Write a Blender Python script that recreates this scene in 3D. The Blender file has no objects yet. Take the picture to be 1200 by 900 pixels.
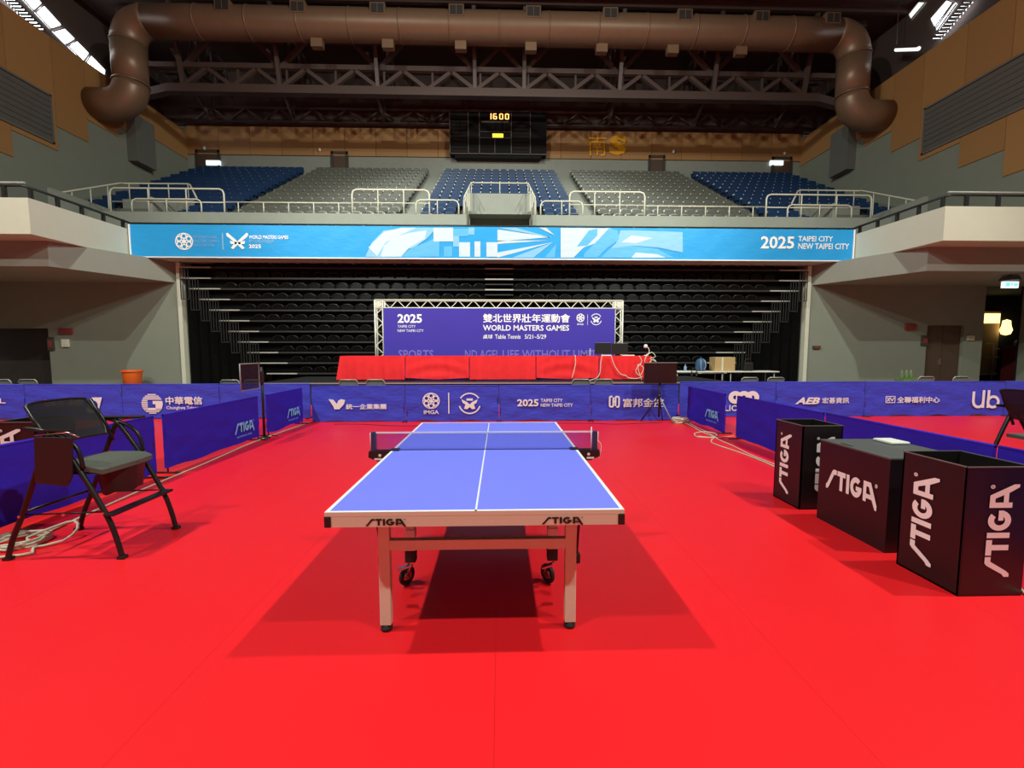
import bpy, math, random
from mathutils import Matrix, Vector
random.seed(7)
scene = bpy.context.scene
COL = scene.collection

# ------------------------------------------------------------------ camera
CAM_Z, FOC, PITCH, YAW = 1.575, 510.09, .07698, .02727
cd = bpy.data.cameras.new('camera'); cam = bpy.data.objects.new('camera', cd); COL.objects.link(cam)
cd.sensor_fit = 'HORIZONTAL'; cd.sensor_width = 36; cd.lens = 36 * FOC / 1200
cd.clip_start = .05; cd.clip_end = 200
cam.location = (0, 0, CAM_Z); cam.rotation_euler = (math.pi / 2 - PITCH, 0, -YAW)
scene.camera = cam

# ------------------------------------------------------------------ world, lamps, exposure
w = bpy.data.worlds.new('hall_world'); scene.world = w; w.use_nodes = True
w.node_tree.nodes['Background'].inputs[0].default_value = (.55, .6, .7, 1)
w.node_tree.nodes['Background'].inputs[1].default_value = .3
vs = scene.view_settings
vs.view_transform = 'Standard'; vs.look = 'None'; vs.gamma = 1; vs.exposure = 0; vs.use_curve_mapping = False

def spot(name, loc, target, power, angle, blend, soft, col=(.94, 1, .88)):
    l = bpy.data.lights.new(name, 'SPOT'); l.energy = power; l.spot_size = math.radians(angle); l.spot_blend = blend
    l.shadow_soft_size = soft; l.color = col
    o = bpy.data.objects.new(name, l); COL.objects.link(o); o.location = loc
    o.rotation_euler = (Vector(target) - Vector(loc)).to_track_quat('-Z', 'Y').to_euler()
    return o
# flood banks on the two roof catwalks: over the court and behind the camera
for sx, nm in ((1, 'east'), (-1, 'west')):
    spot('court_flood_' + nm, (sx * 10.8, 2.1, 17.7), (-sx * 1.5, 6.0, 0), 7000, 136, .35, .20)
    spot('rear_flood_' + nm, (sx * 10.8, -5.2, 17.7), (-sx * 1.5, 5.0, 0), 5900, 136, .35, .20)
    spot('stand_fill_' + nm, (sx * 10.8, 5.5, 13.4), (-sx * 1.0, 19.0, 5.6), 6600, 76, .85, .30)  # unseen spots added in mid-air to brighten the banner and stand

# ------------------------------------------------------------------ helpers
def ray(px, py):
    x = (px - 600) / FOC; u = -(py - 450) / FOC
    c, s = math.cos(PITCH), math.sin(PITCH); Y = c + s * u; Z = -s + c * u
    c, s = math.cos(YAW), math.sin(YAW)
    return Vector((c * x + s * Y, -s * x + c * Y, Z))
def fl(px, py, z=0.0):
    r = ray(px, py); t = (z - CAM_Z) / r.z; return Vector((r.x * t, r.y * t, z))
def atY(px, py, Y):
    r = ray(px, py); t = Y / r.y; return Vector((r.x * t, Y, r.z * t + CAM_Z))
def atX(px, py, X):
    r = ray(px, py); t = X / r.x; return Vector((X, r.y * t, r.z * t + CAM_Z))

MATS = {}
def srgb(r, g, b):
    f = lambda c: (c / 255 / 12.92) if c / 255 <= .04045 else ((c / 255 + .055) / 1.055) ** 2.4
    return (f(r), f(g), f(b))
def M(name, col, rough=.5, metal=0, var=.08, scale=6, bump=0, bscale=40, spec=.5, emit=0, alpha=1, stretch=(1, 1, 1)):
    m = bpy.data.materials.new(name); m.use_nodes = True; MATS[name] = m
    nt = m.node_tree; b = nt.nodes['Principled BSDF']
    b.inputs['Roughness'].default_value = rough; b.inputs['Metallic'].default_value = metal
    b.inputs['Specular IOR Level'].default_value = spec
    tc = nt.nodes.new('ShaderNodeTexCoord'); mp = nt.nodes.new('ShaderNodeMapping')
    mp.inputs['Scale'].default_value = stretch
    nt.links.new(tc.outputs['Object'], mp.inputs['Vector'])
    if var > 0:
        nz = nt.nodes.new('ShaderNodeTexNoise'); nz.inputs['Scale'].default_value = scale; nz.inputs['Detail'].default_value = 4
        mx = nt.nodes.new('ShaderNodeMix'); mx.data_type = 'RGBA'
        mx.inputs[6].default_value = (*[max(0, c * (1 - var)) for c in col], 1)
        mx.inputs[7].default_value = (*[min(1, c * (1 + var)) for c in col], 1)
        nt.links.new(mp.outputs[0], nz.inputs['Vector']); nt.links.new(nz.outputs['Fac'], mx.inputs[0])
        nt.links.new(mx.outputs[2], b.inputs['Base Color'])
    else:
        b.inputs['Base Color'].default_value = (*col, 1)
    if bump > 0:
        n2 = nt.nodes.new('ShaderNodeTexNoise'); n2.inputs['Scale'].default_value = bscale; n2.inputs['Detail'].default_value = 3
        bp = nt.nodes.new('ShaderNodeBump'); bp.inputs['Strength'].default_value = bump; bp.inputs['Distance'].default_value = .02
        nt.links.new(mp.outputs[0], n2.inputs['Vector']); nt.links.new(n2.outputs['Fac'], bp.inputs['Height'])
        nt.links.new(bp.outputs[0], b.inputs['Normal'])
    if emit:
        b.inputs['Emission Color'].default_value = (*col, 1); b.inputs['Emission Strength'].default_value = emit
    if alpha < 1:
        b.inputs['Alpha'].default_value = alpha
    return m

class MB:
    def __init__(s): s.v = []; s.f = []; s.m = []; s.sm = []
    def add(s, vs, fs, mi=0, smooth=False):
        o = len(s.v); s.v += [tuple(p) for p in vs]
        for f in fs: s.f.append([o + i for i in f]); s.m.append(mi); s.sm.append(smooth)
        return s
    def box(s, c, d, rot=None, mi=0):
        hx, hy, hz = d[0] / 2, d[1] / 2, d[2] / 2; c = Vector(c)
        vs = [Vector((x, y, z)) for x in (-hx, hx) for y in (-hy, hy) for z in (-hz, hz)]
        if rot is not None: vs = [rot @ p for p in vs]
        return s.add([p + c for p in vs], [(0, 1, 3, 2), (4, 6, 7, 5), (0, 4, 5, 1), (2, 3, 7, 6), (0, 2, 6, 4), (1, 5, 7, 3)], mi)
    def bb(s, a, b, mi=0):
        return s.box([(a[i] + b[i]) / 2 for i in range(3)], [abs(b[i] - a[i]) for i in range(3)], None, mi)
    def tube(s, pts, r, n=8, mi=0, closed=False):
        P = [Vector(p) for p in pts]; k = len(P)
        rr = r if isinstance(r, (list, tuple)) else [r] * k
        vs = []; prev = None
        for i, p in enumerate(P):
            if closed: t = P[(i + 1) % k] - P[i - 1]
            else: t = (P[min(i + 1, k - 1)] - P[max(i - 1, 0)])
            if t.length < 1e-9: t = Vector((0, 0, 1))
            t.normalize()
            if prev is None:
                a = Vector((0, 0, 1)) if abs(t.z) < .9 else Vector((1, 0, 0))
                u = t.cross(a).normalized()
            else:
                u = (prev - t * prev.dot(t)); u = u.normalized() if u.length > 1e-6 else t.cross(Vector((0, 0, 1))).normalized()
            prev = u; q = t.cross(u)
            for j in range(n):
                an = 2 * math.pi * (j + .5) / n
                vs.append(p + (u * math.cos(an) + q * math.sin(an)) * rr[i])
        fs = []
        for i in range(k if closed else k - 1):
            for j in range(n):
                a = i * n + j; b = i * n + (j + 1) % n; i2 = (i + 1) % k
                fs.append((a, b, i2 * n + (j + 1) % n, i2 * n + j))
        s.add(vs, fs, mi, n > 4)
        if not closed:
            o = len(s.v) - len(vs)
            s.f.append([o + j for j in range(n)][::-1]); s.m.append(mi); s.sm.append(False)
            s.f.append([o + (k - 1) * n + j for j in range(n)]); s.m.append(mi); s.sm.append(False)
        return s
    def lathe(s, prof, c=(0, 0, 0), n=20, mi=0):
        c = Vector(c); vs = []; fs = []
        for (r, z) in prof:
            for j in range(n):
                a = 2 * math.pi * j / n; vs.append(c + Vector((r * math.cos(a), r * math.sin(a), z)))
        for i in range(len(prof) - 1):
            for j in range(n): fs.append((i * n + j, i * n + (j + 1) % n, (i + 1) * n + (j + 1) % n, (i + 1) * n + j))
        s.add(vs, fs, mi, True)
        o = len(s.v) - len(vs)
        if prof[0][0] > 1e-4: s.f.append([o + j for j in range(n)][::-1]); s.m.append(mi); s.sm.append(False)
        if prof[-1][0] > 1e-4: s.f.append([o + (len(prof) - 1) * n + j for j in range(n)]); s.m.append(mi); s.sm.append(False)
        return s
    def grid(s, fn, nu, nv, mi=0, smooth=True):
        vs = [fn(i / nu, j / nv) for j in range(nv + 1) for i in range(nu + 1)]
        fs = [(j * (nu + 1) + i, j * (nu + 1) + i + 1, (j + 1) * (nu + 1) + i + 1, (j + 1) * (nu + 1) + i) for j in range(nv) for i in range(nu)]
        return s.add(vs, fs, mi, smooth)
    def prism(s, poly, fr, t, mi=0):
        n = len(poly)
        vs = [fr.pt(u, v, 0) for u, v in poly] + [fr.pt(u, v, t) for u, v in poly]
        fs = [list(range(n))[::-1], [n + i for i in range(n)]] + [(i, (i + 1) % n, n + (i + 1) % n, n + i) for i in range(n)]
        return s.add(vs, fs, mi)
    def build(s, name, mats, parent=None, bevel=0):
        me = bpy.data.meshes.new(name); me.from_pydata(s.v, [], s.f)
        if not isinstance(mats, (list, tuple)): mats = [mats]
        for m in mats: me.materials.append(MATS[m] if isinstance(m, str) else m)
        me.polygons.foreach_set('material_index', s.m); me.polygons.foreach_set('use_smooth', s.sm)
        me.update()
        o = bpy.data.objects.new(name, me); COL.objects.link(o)
        if parent is not None:
            o.parent = parent; o.matrix_parent_inverse = Matrix.Translation(parent.location).inverted() if parent.get('_w') else Matrix()
        if bevel:
            b = o.modifiers.new('bevel', 'BEVEL'); b.width = bevel; b.segments = 2; b.limit_method = 'ANGLE'
        return o
def tag(o, label=None, cat=None, group=None, kind=None):
    if label: o['label'] = label
    if cat: o['category'] = cat
    if group: o['group'] = group
    if kind: o['kind'] = kind
    return o
def thing(name, label, cat, loc=(0, 0, 0), group=None, local=False):
    o = bpy.data.objects.new(name, None); COL.objects.link(o); o.location = loc; o.empty_display_size = .1
    if not local: o['_w'] = 1          # its parts are given in hall coordinates
    return tag(o, label, cat, group)
def copy_tree(o, parent=None):
    c = o.copy(); COL.objects.link(c)
    if parent is not None: c.parent = parent
    for ch in o.children: copy_tree(ch, c)
    return c

class Fr:
    def __init__(s, O, U, V, N): s.O, s.U, s.V, s.N = Vector(O), Vector(U), Vector(V), Vector(N)
    def pt(s, u, v, w=0): return s.O + s.U * u + s.V * v + s.N * w
def front(Y): return Fr((0, Y, 0), (1, 0, 0), (0, 0, 1), (0, -1, 0))
def faceE(X): return Fr((X, 0, 0), (0, 1, 0), (0, 0, 1), (1, 0, 0))      # looks east (+x); u = y
def faceW(X): return Fr((X, 0, 0), (0, -1, 0), (0, 0, 1), (-1, 0, 0))    # looks west (-x); u = -y

TXT = {}
def text2d(body, bold=0.0, shear=0.0):
    k = (body, bold, shear)
    if k in TXT: return TXT[k]
    cu = bpy.data.curves.new('t', 'FONT'); cu.body = body; cu.offset = bold; cu.resolution_u = 2; cu.shear = shear
    ob = bpy.data.objects.new('t', cu); COL.objects.link(ob)
    dg = bpy.context.evaluated_depsgraph_get(); dg.update()
    me = bpy.data.meshes.new_from_object(ob.evaluated_get(dg))
    vs = [(v.co.x, v.co.y) for v in me.vertices]; fs = [list(p.vertices) for p in me.polygons]
    bpy.data.objects.remove(ob); bpy.data.curves.remove(cu); bpy.data.meshes.remove(me)
    TXT[k] = (vs, fs); return TXT[k]

class Art:
    """flat print: polygons in its own (u, v) units, later fitted into a rectangle of a surface"""
    def __init__(s): s.v = []; s.f = []; s.z = []; s.k = 0
    def poly(s, pts):
        o = len(s.v); s.v += list(pts); s.z += [s.k] * len(pts); s.f.append(list(range(o, o + len(pts)))); return s
    def rect(s, a, b, c, d):
        s.k += 1; return s.poly([(a, b), (c, b), (c, d), (a, d)])
    def ring(s, x, y, r0, r1, a0=0, a1=360, n=28):
        s.k += 1
        A = [math.radians(a0 + (a1 - a0) * i / n) for i in range(n + 1)]
        for i in range(n):
            s.poly([(x + r0 * math.cos(A[i]), y + r0 * math.sin(A[i])), (x + r1 * math.cos(A[i]), y + r1 * math.sin(A[i])),
                    (x + r1 * math.cos(A[i + 1]), y + r1 * math.sin(A[i + 1])), (x + r0 * math.cos(A[i + 1]), y + r0 * math.sin(A[i + 1]))])
        return s
    def disc(s, x, y, r, n=20, ry=None):
        ry = ry or r; s.k += 1
        return s.poly([(x + r * math.cos(2 * math.pi * i / n), y + ry * math.sin(2 * math.pi * i / n)) for i in range(n)])
    def stroke(s, pts, w):
        for i in range(len(pts) - 1):
            (a, b), (c, d) = pts[i], pts[i + 1]; L = math.hypot(c - a, d - b); nx, ny = -(d - b) / L * w / 2, (c - a) / L * w / 2
            s.k += 1; s.poly([(a - nx, b - ny), (c - nx, d - ny), (c + nx, d + ny), (a + nx, b + ny)])
            if i: s.disc(a, b, w / 2, 10)
        return s
    def text(s, body, x0, y0, x1, y1, bold=0.0, shear=0.0):
        stamp = bold if any(ord(c) > 0x2fff for c in body) else 0
        vs, fs = text2d(body, 0 if stamp else bold * .8, shear)
        if not vs: return s
        mx, Mx = min(p[0] for p in vs), max(p[0] for p in vs); my, My = min(p[1] for p in vs), max(p[1] for p in vs)
        sx, sy = (x1 - x0) / (Mx - mx), (y1 - y0) / max(1e-6, My - my)
        for dx, dy in ([(0, 0)] if stamp <= 0 else [(-stamp, 0), (stamp, 0), (0, stamp * .7), (0, -stamp * .7)]):
            o = len(s.v); s.k += 1
            s.v += [(x0 + (p[0] - mx + dx) * sx, y0 + (p[1] - my + dy) * sy) for p in vs]; s.z += [s.k] * len(vs)
            s.f += [[o + i for i in f] for f in fs]
        return s
    def put(s, fr, u0, v0, u1, v1, off, name, mat, parent, rot=False, box=None):
        if box is None:
            box = (min(p[0] for p in s.v), min(p[1] for p in s.v), max(p[0] for p in s.v), max(p[1] for p in s.v))
        a, b, c, d = box; vs = []
        for (x, y), zz in zip(s.v, s.z):
            p, q = (x - a) / (c - a), (y - b) / (d - b)
            if rot: p, q = 1 - q, p                      # reads upwards
            vs.append(fr.pt(u0 + p * (u1 - u0), v0 + q * (v1 - v0), off + zz * 2.5e-4))
        mb = MB(); mb.add(vs, s.f)
        return mb.build(name, mat, parent)

def stiga():
    a = Art(); w = .27
    a.k += 1; a.poly([(0, -.12), (.16, -.12), (.30, .02), (.78, .74), (1.02, .74), (1.02, 1), (.70, 1), (.58, .90), (.14, .20), (0, .10)])
    a.rect(1.10, .74, 1.88, 1).rect(1.36, 0, 1.63, .76)
    a.rect(1.98, 0, 2.25, 1)
    a.ring(2.86, .5, .24, .51, 48, 342, 20).rect(2.86, .34, 3.36, .56)
    a.k += 1; a.poly([(3.50, 0), (3.76, 0), (3.76, 1), (3.50, 1)])
    a.k += 1; a.poly([(3.70, .76), (4.02, .76), (4.10, 1), (3.70, 1)])
    a.k += 1; a.poly([(3.86, 1), (4.12, 1), (4.66, -.02), (4.66, -.26), (4.52, -.26), (4.26, .14), (3.98, .72)])
    a.rect(3.74, .18, 4.24, .40)
    a.ring(4.55, .92, .06, .10, n=12).disc(4.55, .92, .035, 8)
    return a
def imga():
    a = Art(); a.ring(0, 0, .90, 1.0)
    for i in range(6):
        t = math.radians(60 * i + 30); a.ring(.62 * math.cos(t), .62 * math.sin(t), .20, .33, n=14)
        a.stroke([(0, 0), (.36 * math.cos(t), .36 * math.sin(t))], .11)
        t2 = math.radians(60 * i); a.stroke([(.42 * math.cos(t2), .42 * math.sin(t2)), (.92 * math.cos(t2), .92 * math.sin(t2))], .08)
    a.ring(0, 0, .14, .24, n=12)
    return a
def wings_emblem():
    a = Art(); a.ring(0, 0, .88, 1.0, 30, 150).ring(0, 0, .88, 1.0, 195, 345)
    for s in (-1, 1):
        a.k += 1
        a.poly([(0, -.1), (s * .22, .12), (s * .72, .38), (s * .62, .05), (s * .38, -.10), (s * .50, -.50), (s * .22, -.55), (0, -.35)])
    a.rect(-.28, .26, .28, .46)
    return a
def bird():
    a = Art()
    a.k += 1; a.poly([(0, 1), (.30, .95), (.52, .55), (.55, .30), (.36, .0), (.28, .32)])
    a.k += 1; a.poly([(.36, 0), (.66, 0), (.80, .22), (.50, .5)])
    a.k += 1; a.poly([(.50, .45), (.80, .20), (.98, .52), (1.05, .92), (.80, 1.0), (.62, .86)])
    return a
def striped_g():
    a = Art()
    for i in range(13):
        y = -.94 + i * .155; r = math.sqrt(max(0, 1 - y * y))
        if abs(y) < .45: a.poly([(-r, y - .05), (-.42, y - .05), (-.42, y + .05), (-r, y + .05)])
        else: a.poly([(-r, y - .05), (r, y - .05), (r, y + .05), (-r, y + .05)])
    a.k += 1; a.poly([(.05, .28), (.95, .28), (1.0, 0), (.9, -.42), (.3, -.42), (.3, -.05), (.05, -.05)])
    a.rect(-.42, -.62, .3, -.42)
    return a
def knot_h():
    a = Art(); w = .16
    a.stroke([(.30, 1), (.12, 1), (.05, .9), (.05, .12), (.12, .02), (.34, .02), (.40, .1), (.40, .92)], w)
    a.stroke([(.72, 0), (.90, 0), (.97, .1), (.97, .88), (.90, .98), (.66, .98), (.62, .9), (.62, .08)], w)
    a.stroke([(.40, .5), (.62, .5)], w); return a
def lion():
    a = Art()
    for i, x in enumerate((.5, 1.15, 1.8)): a.ring(x, .5, .16, .52, n=24)
    a.rect(.55, .1, .66, .9).rect(1.66, .1, 1.77, .9); return a

# ------------------------------------------------------------------ materials
def floor_mat():
    m = M('red_vinyl', (.86, .014, .020), .40, var=.05, scale=1.2, bump=.05, bscale=260, spec=.28)
    return m
floor_mat()
M('hall_floor', (.34, .19, .12), .5, var=.1, scale=3)
M('seam_dark', (.55, .010, .014), .7, var=.1)
M('table_blue', (.195, .225, 1.0), .55, var=.02, scale=3, spec=.25)
M('line_white', (.86, .86, .84), .5, var=.02)
M('apron_beige', (.66, .68, .53), .45, var=.05, scale=30, stretch=(1, 8, 8))
M('leg_beige', (.70, .71, .57), .42, var=.05, scale=20)
M('underside', (.03, .03, .035), .8)
M('black_plastic', (.012, .011, .011), .45)
M('rubber', (.010, .010, .010), .7)
M('chrome', (.75, .75, .76), .2, 1, var=.03)
M('net_post_blue', (.03, .04, .12), .4)
M('net_mesh', (.05, .07, .50), .8, var=.3, scale=300, alpha=.25)
M('net_cord', (.02, .02, .12), .8)
M('cloth_blue_lit', (.050, .070, .62), .62, var=.16, scale=5, bump=.55, bscale=7, spec=.3, stretch=(1, 1, 2.6))  # barrier cloth, frontal light mixed into a paler blue
M('cloth_blue_shade', (.030, .018, .50), .65, var=.12, scale=4, bump=.35, bscale=6, spec=.2, stretch=(1, 1, 2.2))  # same barrier cloth, toned darker for the less lit side rows
M('print_white', (.86, .87, .88), .6, var=.02)
M('print_cyan', (.22, .60, 1.0), .6, var=.03)
M('print_black', (.012, .008, .008), .6, var=.02)
M('box_black', (.012, .009, .010), .38, var=.25, scale=4, spec=.5)
M('box_edge', (.16, .13, .13), .5)
M('lid_grey', (.085, .09, .09), .55, var=.1)
M('seat_fabric', (.085, .09, .078), .9, var=.15, scale=60, bump=.2, bscale=300)
M('mesh_black', (.014, .014, .015), .75, var=.3, scale=250, alpha=.84)
M('chair_metal', (.018, .017, .018), .35, .3)
M('steel_bolt', (.7, .7, .7), .3, 1)
M('folding_grey', (.16, .18, .16), .6, var=.1)
M('folding_frame', (.42, .43, .40), .4, .4)
M('cable_white', (.62, .60, .48), .6, var=.1)
M('cable_black', (.02, .02, .02), .6)
M('red_cloth', (.78, .022, .028), .75, var=.14, scale=4, bump=.3, bscale=9, spec=.2)
M('stage_black', (.012, .012, .013), .6)
M('stage_edge', (.28, .27, .26), .5)
M('backdrop_purple', (.040, .022, .36), .7, var=.05, scale=2)
M('print_lilac', (.17, .125, .52), .7, var=.05)
M('truss_alu', (.72, .72, .62), .4, .1, var=.06)
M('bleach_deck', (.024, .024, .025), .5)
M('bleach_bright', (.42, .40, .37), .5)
M('bleach_glint', (.016, .016, .018), .35)
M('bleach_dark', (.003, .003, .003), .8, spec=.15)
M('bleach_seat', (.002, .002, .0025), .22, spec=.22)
M('curtain_black', (.002, .002, .002), .9, spec=.1, var=.3, scale=2, stretch=(6, 1, .2))
M('banner_blue', (.018, .31, .70), .55, var=.07, scale=2.0, bump=.5, bscale=3.2, spec=.3, stretch=(1, 1, 2.2))
M('banner_white', (.50, .60, .68), .55, var=.06, scale=3, bump=.5, bscale=3.2, stretch=(1, 1, 2.2))
M('banner_pale', (.20, .46, .75), .55, var=.08, scale=3, bump=.5, bscale=3.2, stretch=(1, 1, 2.2))
M('banner_mid', (.08, .39, .73), .55, var=.08, scale=3, bump=.5, bscale=3.2, stretch=(1, 1, 2.2))
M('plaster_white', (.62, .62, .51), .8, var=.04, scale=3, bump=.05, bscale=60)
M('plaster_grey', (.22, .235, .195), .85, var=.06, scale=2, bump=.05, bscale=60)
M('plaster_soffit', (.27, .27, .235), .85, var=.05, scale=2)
M('concrete', (.27, .28, .25), .85, var=.08, scale=3, bump=.1, bscale=40)
M('concrete_dark', (.17, .17, .15), .85, var=.1, scale=2)
M('wood_panel', (.38, .195, .070), .6, var=.14, scale=8, stretch=(1, 1, 12))
M('wood_panel_dark', (.35, .178, .064), .6, var=.14, scale=8, stretch=(1, 1, 12))
M('joint_dark', (.05, .035, .02), .9)
M('louvre_grey', (.14, .14, .13), .6)
M('louvre_dark', (.03, .03, .03), .8)
M('door_brown', (.085, .05, .032), .55, var=.15, scale=4, stretch=(6, 1, .4))
M('door_dark', (.05, .04, .035), .6)
M('roof_dark', (.070, .046, .040), .85, var=.15, scale=.6)
M('steel_truss', (.095, .062, .055), .45, .2, var=.08)
M('duct_metal', (.23, .14, .088), .42, .25, var=.08, scale=3)
M('duct_dark', (.03, .028, .028), .7)
M('rail_cream', (.62, .60, .50), .4, var=.03)
M('rail_black', (.015, .016, .016), .45)
M('rail_grey', (.34, .35, .33), .45)
M('seat_blue', (.006, .036, .115), .38, var=.15, scale=30)
M('seat_grey', (.105, .108, .09), .42, var=.12, scale=30)
M('seat_glint', (.62, .62, .58), .4)
M('score_black', (.006, .004, .004), .6, spec=.15)
M('score_slat', (.013, .007, .006), .6, spec=.2)
M('score_frame', (.11, .08, .07), .5)
M('digit_orange', (1, .42, .10), .5, var=0, emit=3.5)
M('lamp_yellow', (.95, .85, .05), .5, var=0, emit=1.6)
M('gold_letter', (.85, .40, .01), .45, var=.1)
M('daylight', (.86, .95, 1.0), .5, var=0, emit=7)
M('daylight_dim', (.80, .88, .80), .5, var=0, emit=1.2)
M('exit_cyan', (.25, .85, .85), .5, var=0, emit=1.0)
M('exit_white', (.80, .95, .95), .5, var=0, emit=1.0)
M('lamp_warm', (1, .72, .28), .5, var=0, emit=2.2)
M('sign_red', (.22, .03, .03), .6)
M('bin_orange', (.75, .12, .012), .5)
M('cardboard', (.50, .33, .15), .8, var=.08, scale=12)
M('pack_blue', (.035, .09, .19), .8)
M('paper_white', (.75, .75, .70), .7)
M('screen_black', (.020, .021, .022), .25)
M('screen_reflection', (.030, .012, .013), .22)  # black screen with its maroon reflection put into the base colour
M('glass_dark', (.02, .022, .03), .35, alpha=.6, var=0, spec=.2)
M('bottle_clear', (.35, .45, .65), .15, alpha=.6, var=0)
M('leaf_green', (.13, .22, .06), .7, var=.3)
M('wall_dark_blue', (.012, .018, .024), .8)
M('beige_poster', (.45, .32, .16), .7)

# ------------------------------------------------------------------ the room shell
XW, YFAR, ZROOF = 19.5, 28.8, 19.0
mb = MB(); mb.bb((-21.5, -13, -.3), (21.5, 29.5, -.012))
floor = tag(mb.build('floor', 'hall_floor'), 'pale hall floor covered by glossy red vinyl strips on the courts', kind='structure')
MB().bb((-15.0, -7, -.012), (15.0, 12.5, -.0025)).build('strip_underlay', 'seam_dark', floor)
xs = [-.027 + 1.4825 * i for i in range(-10, 12)]
for i in range(len(xs) - 1):
    mb = MB(); mb.bb((max(xs[i], -15.0) + .0006, -7, -.0025), (min(xs[i + 1], 15.0) - .0006, 12.5, 0)); mb.build('floor_strip', 'red_vinyl', floor)

mb = MB(); mb.bb((-21.5, -13, ZROOF), (21.5, 29.5, ZROOF + .3))
roof = tag(mb.build('ceiling', 'roof_dark'), 'dark roof deck above the steel trusses', kind='structure')
for y in range(-10, 29, 3):
    mb = MB(); mb.bb((-21, y - .1, ZROOF - .35), (21, y + .1, ZROOF)); mb.build('purlin', 'steel_truss', roof)
mb = MB(); mb.bb((-21.5, -13.3, -.1), (21.5, -13, ZROOF))
tag(mb.build('wall_back', 'plaster_grey'), kind='structure')

# upper far wall: grey plaster below, a band of wood panels above
mb = MB(); mb.bb((-21.4, YFAR, 5), (21.4, YFAR + .3, ZROOF), 0)
wf = tag(mb.build('wall_far', 'concrete'), kind='structure')
mb = MB(); mb.bb((-XW, YFAR - .03, 13.78), (XW, YFAR - .001, 15.52)); mb.build('panel_backing', 'joint_dark', wf)
n = 20; pw = 2 * XW / n
for i in range(n):
    mb = MB(); mb.bb((-XW + i * pw + .012, YFAR - .07, 13.8), (-XW + (i + 1) * pw - .012, YFAR - .03, 15.5))
    mb.build('wood_panel', 'wood_panel' if i % 3 else 'wood_panel_dark', wf)
mb = MB(); mb.bb((-21.2, YFAR - .12, 15.5), (21.2, YFAR, ZROOF)); mb.build('upper_band', 'roof_dark', wf)

# side walls with stepped wood panels
for side in (-1, 1):
    nm = 'wall_left' if side < 0 else 'wall_right'
    mb = MB(); mb.bb((side * XW, -13, 4.2), (side * (XW + .25), YFAR + .1, 15.1))
    ws = tag(mb.build(nm, 'plaster_grey'), kind='structure')
    # lower part of the wall beside the courts, set back under the gallery
    mb = MB(); mb.bb((side * 21.2, -13, -.1), (side * 21.45, 17.3, 4.3)); mb.build('lower_wall', 'plaster_grey', ws)
    mb = MB(); mb.bb((side * XW, -13, 4.2), (side * 21.3, 13.0, 4.35)); mb.build('gallery_soffit', 'plaster_soffit', ws)
    # clerestory above
    mb = MB(); mb.bb((side * (XW + .2), -13, 15.0), (side * 20.9, YFAR, 15.1)); mb.build('ledge', 'plaster_grey', ws)
    mb = MB(); mb.bb((side * 20.85, -13, 15.0), (side * 21.1, YFAR + .2, ZROOF)); mb.build('clerestory_wall', 'roof_dark', ws)
    cols = [(25.72, 28.72, 13.45), (23.7, 25.7, 13.0), (22.0, 23.68, 12.45), (20.48, 21.98, 11.4), (18.62, 20.46, 10.35), (16.92, 18.6, 9.3), (15.2, 16.9, 8.28), (13.5, 15.18, 7.3)]
    y = 13.48
    while y > -11: cols.append((y - 1.7, y - .02, 7.3)); y -= 1.7
    for j, (y0, y1, zb) in enumerate(cols):
        mb = MB(); mb.bb((side * (XW - .05), y0, zb), (side * XW, y1, 15.12))
        mb.build('wood_panel', 'wood_panel_dark' if j % 2 else 'wood_panel', ws)
    # louvred vent
    lv = tag(MB().bb((side * (XW - .07), 10.5, 10.62), (side * (XW - .052), 20.2, 12.52)).build('louvre', 'louvre_dark', ws), 'long dark louvred air vent')
    for (a, b) in (((10.5, 12.52), (20.28, 12.6)), ((10.5, 10.54), (20.28, 10.62)), ((20.2, 10.54), (20.28, 12.6))):
        MB().bb((side * (XW - .12), a[0], a[1]), (side * (XW - .05), b[0], b[1])).build('vent_frame', 'louvre_grey', ws)
    for k in range(8):
        z = 10.72 + k * .235
        R = Matrix.Rotation(math.radians(-35 * side), 3, 'Y')
        MB().box((side * (XW - .12), 15.35, z), (.02, 9.65, .19), R).build('vent_slat', 'louvre_grey', ws)
    # dark service shaft on the wall below the duct
    MB().bb((side * (XW - .5), 24.2, 11.5), (side * (XW - .02), 25.5, 13.9)).build('service_shaft', 'louvre_grey', ws)

# clerestory windows
def window(nm, panes, X, mat, label):
    t = None
    for q in panes:
        P = [atX(a, b, X) for a, b in q]
        s = 1 if X > 0 else -1
        mb = MB(); mb.add([p for p in P] + [p + Vector((s * .02, 0, 0)) for p in P], [(0, 1, 2, 3), (7, 6, 5, 4), (0, 4, 5, 1), (1, 5, 6, 2), (2, 6, 7, 3), (3, 7, 4, 0)])
        if t is None:
            t = tag(bpy.data.objects.new(nm, None), label, kind='structure'); COL.objects.link(t)
        mb.build('pane', mat, t)
        fr = MB(); fr.tube([p - Vector((s * .03, 0, 0)) for p in P], .035, 4, closed=True); fr.build('window_frame', 'steel_truss', t)
    return t
def lerp2(a, b, t): return (a[0] + (b[0] - a[0]) * t, a[1] + (b[1] - a[1]) * t)
def along(poly, t):
    n = len(poly) - 1; i = min(int(t * n), n - 1); return lerp2(poly[i], poly[i + 1], t * n - i)
up = [(20, -28), (75, 33), (123, 82)]; lo = [(14, -14), (62, 37), (121, 95)]
window('window_1', [[along(lo, a), along(lo, b), along(up, b), along(up, a)] for a, b in ((0, .26), (.28, .47), (.5, .63), (.65, .8), (.82, 1))], -20.8, 'daylight', 'bright daylit clerestory panes with dark mullions')
sl = []
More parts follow.
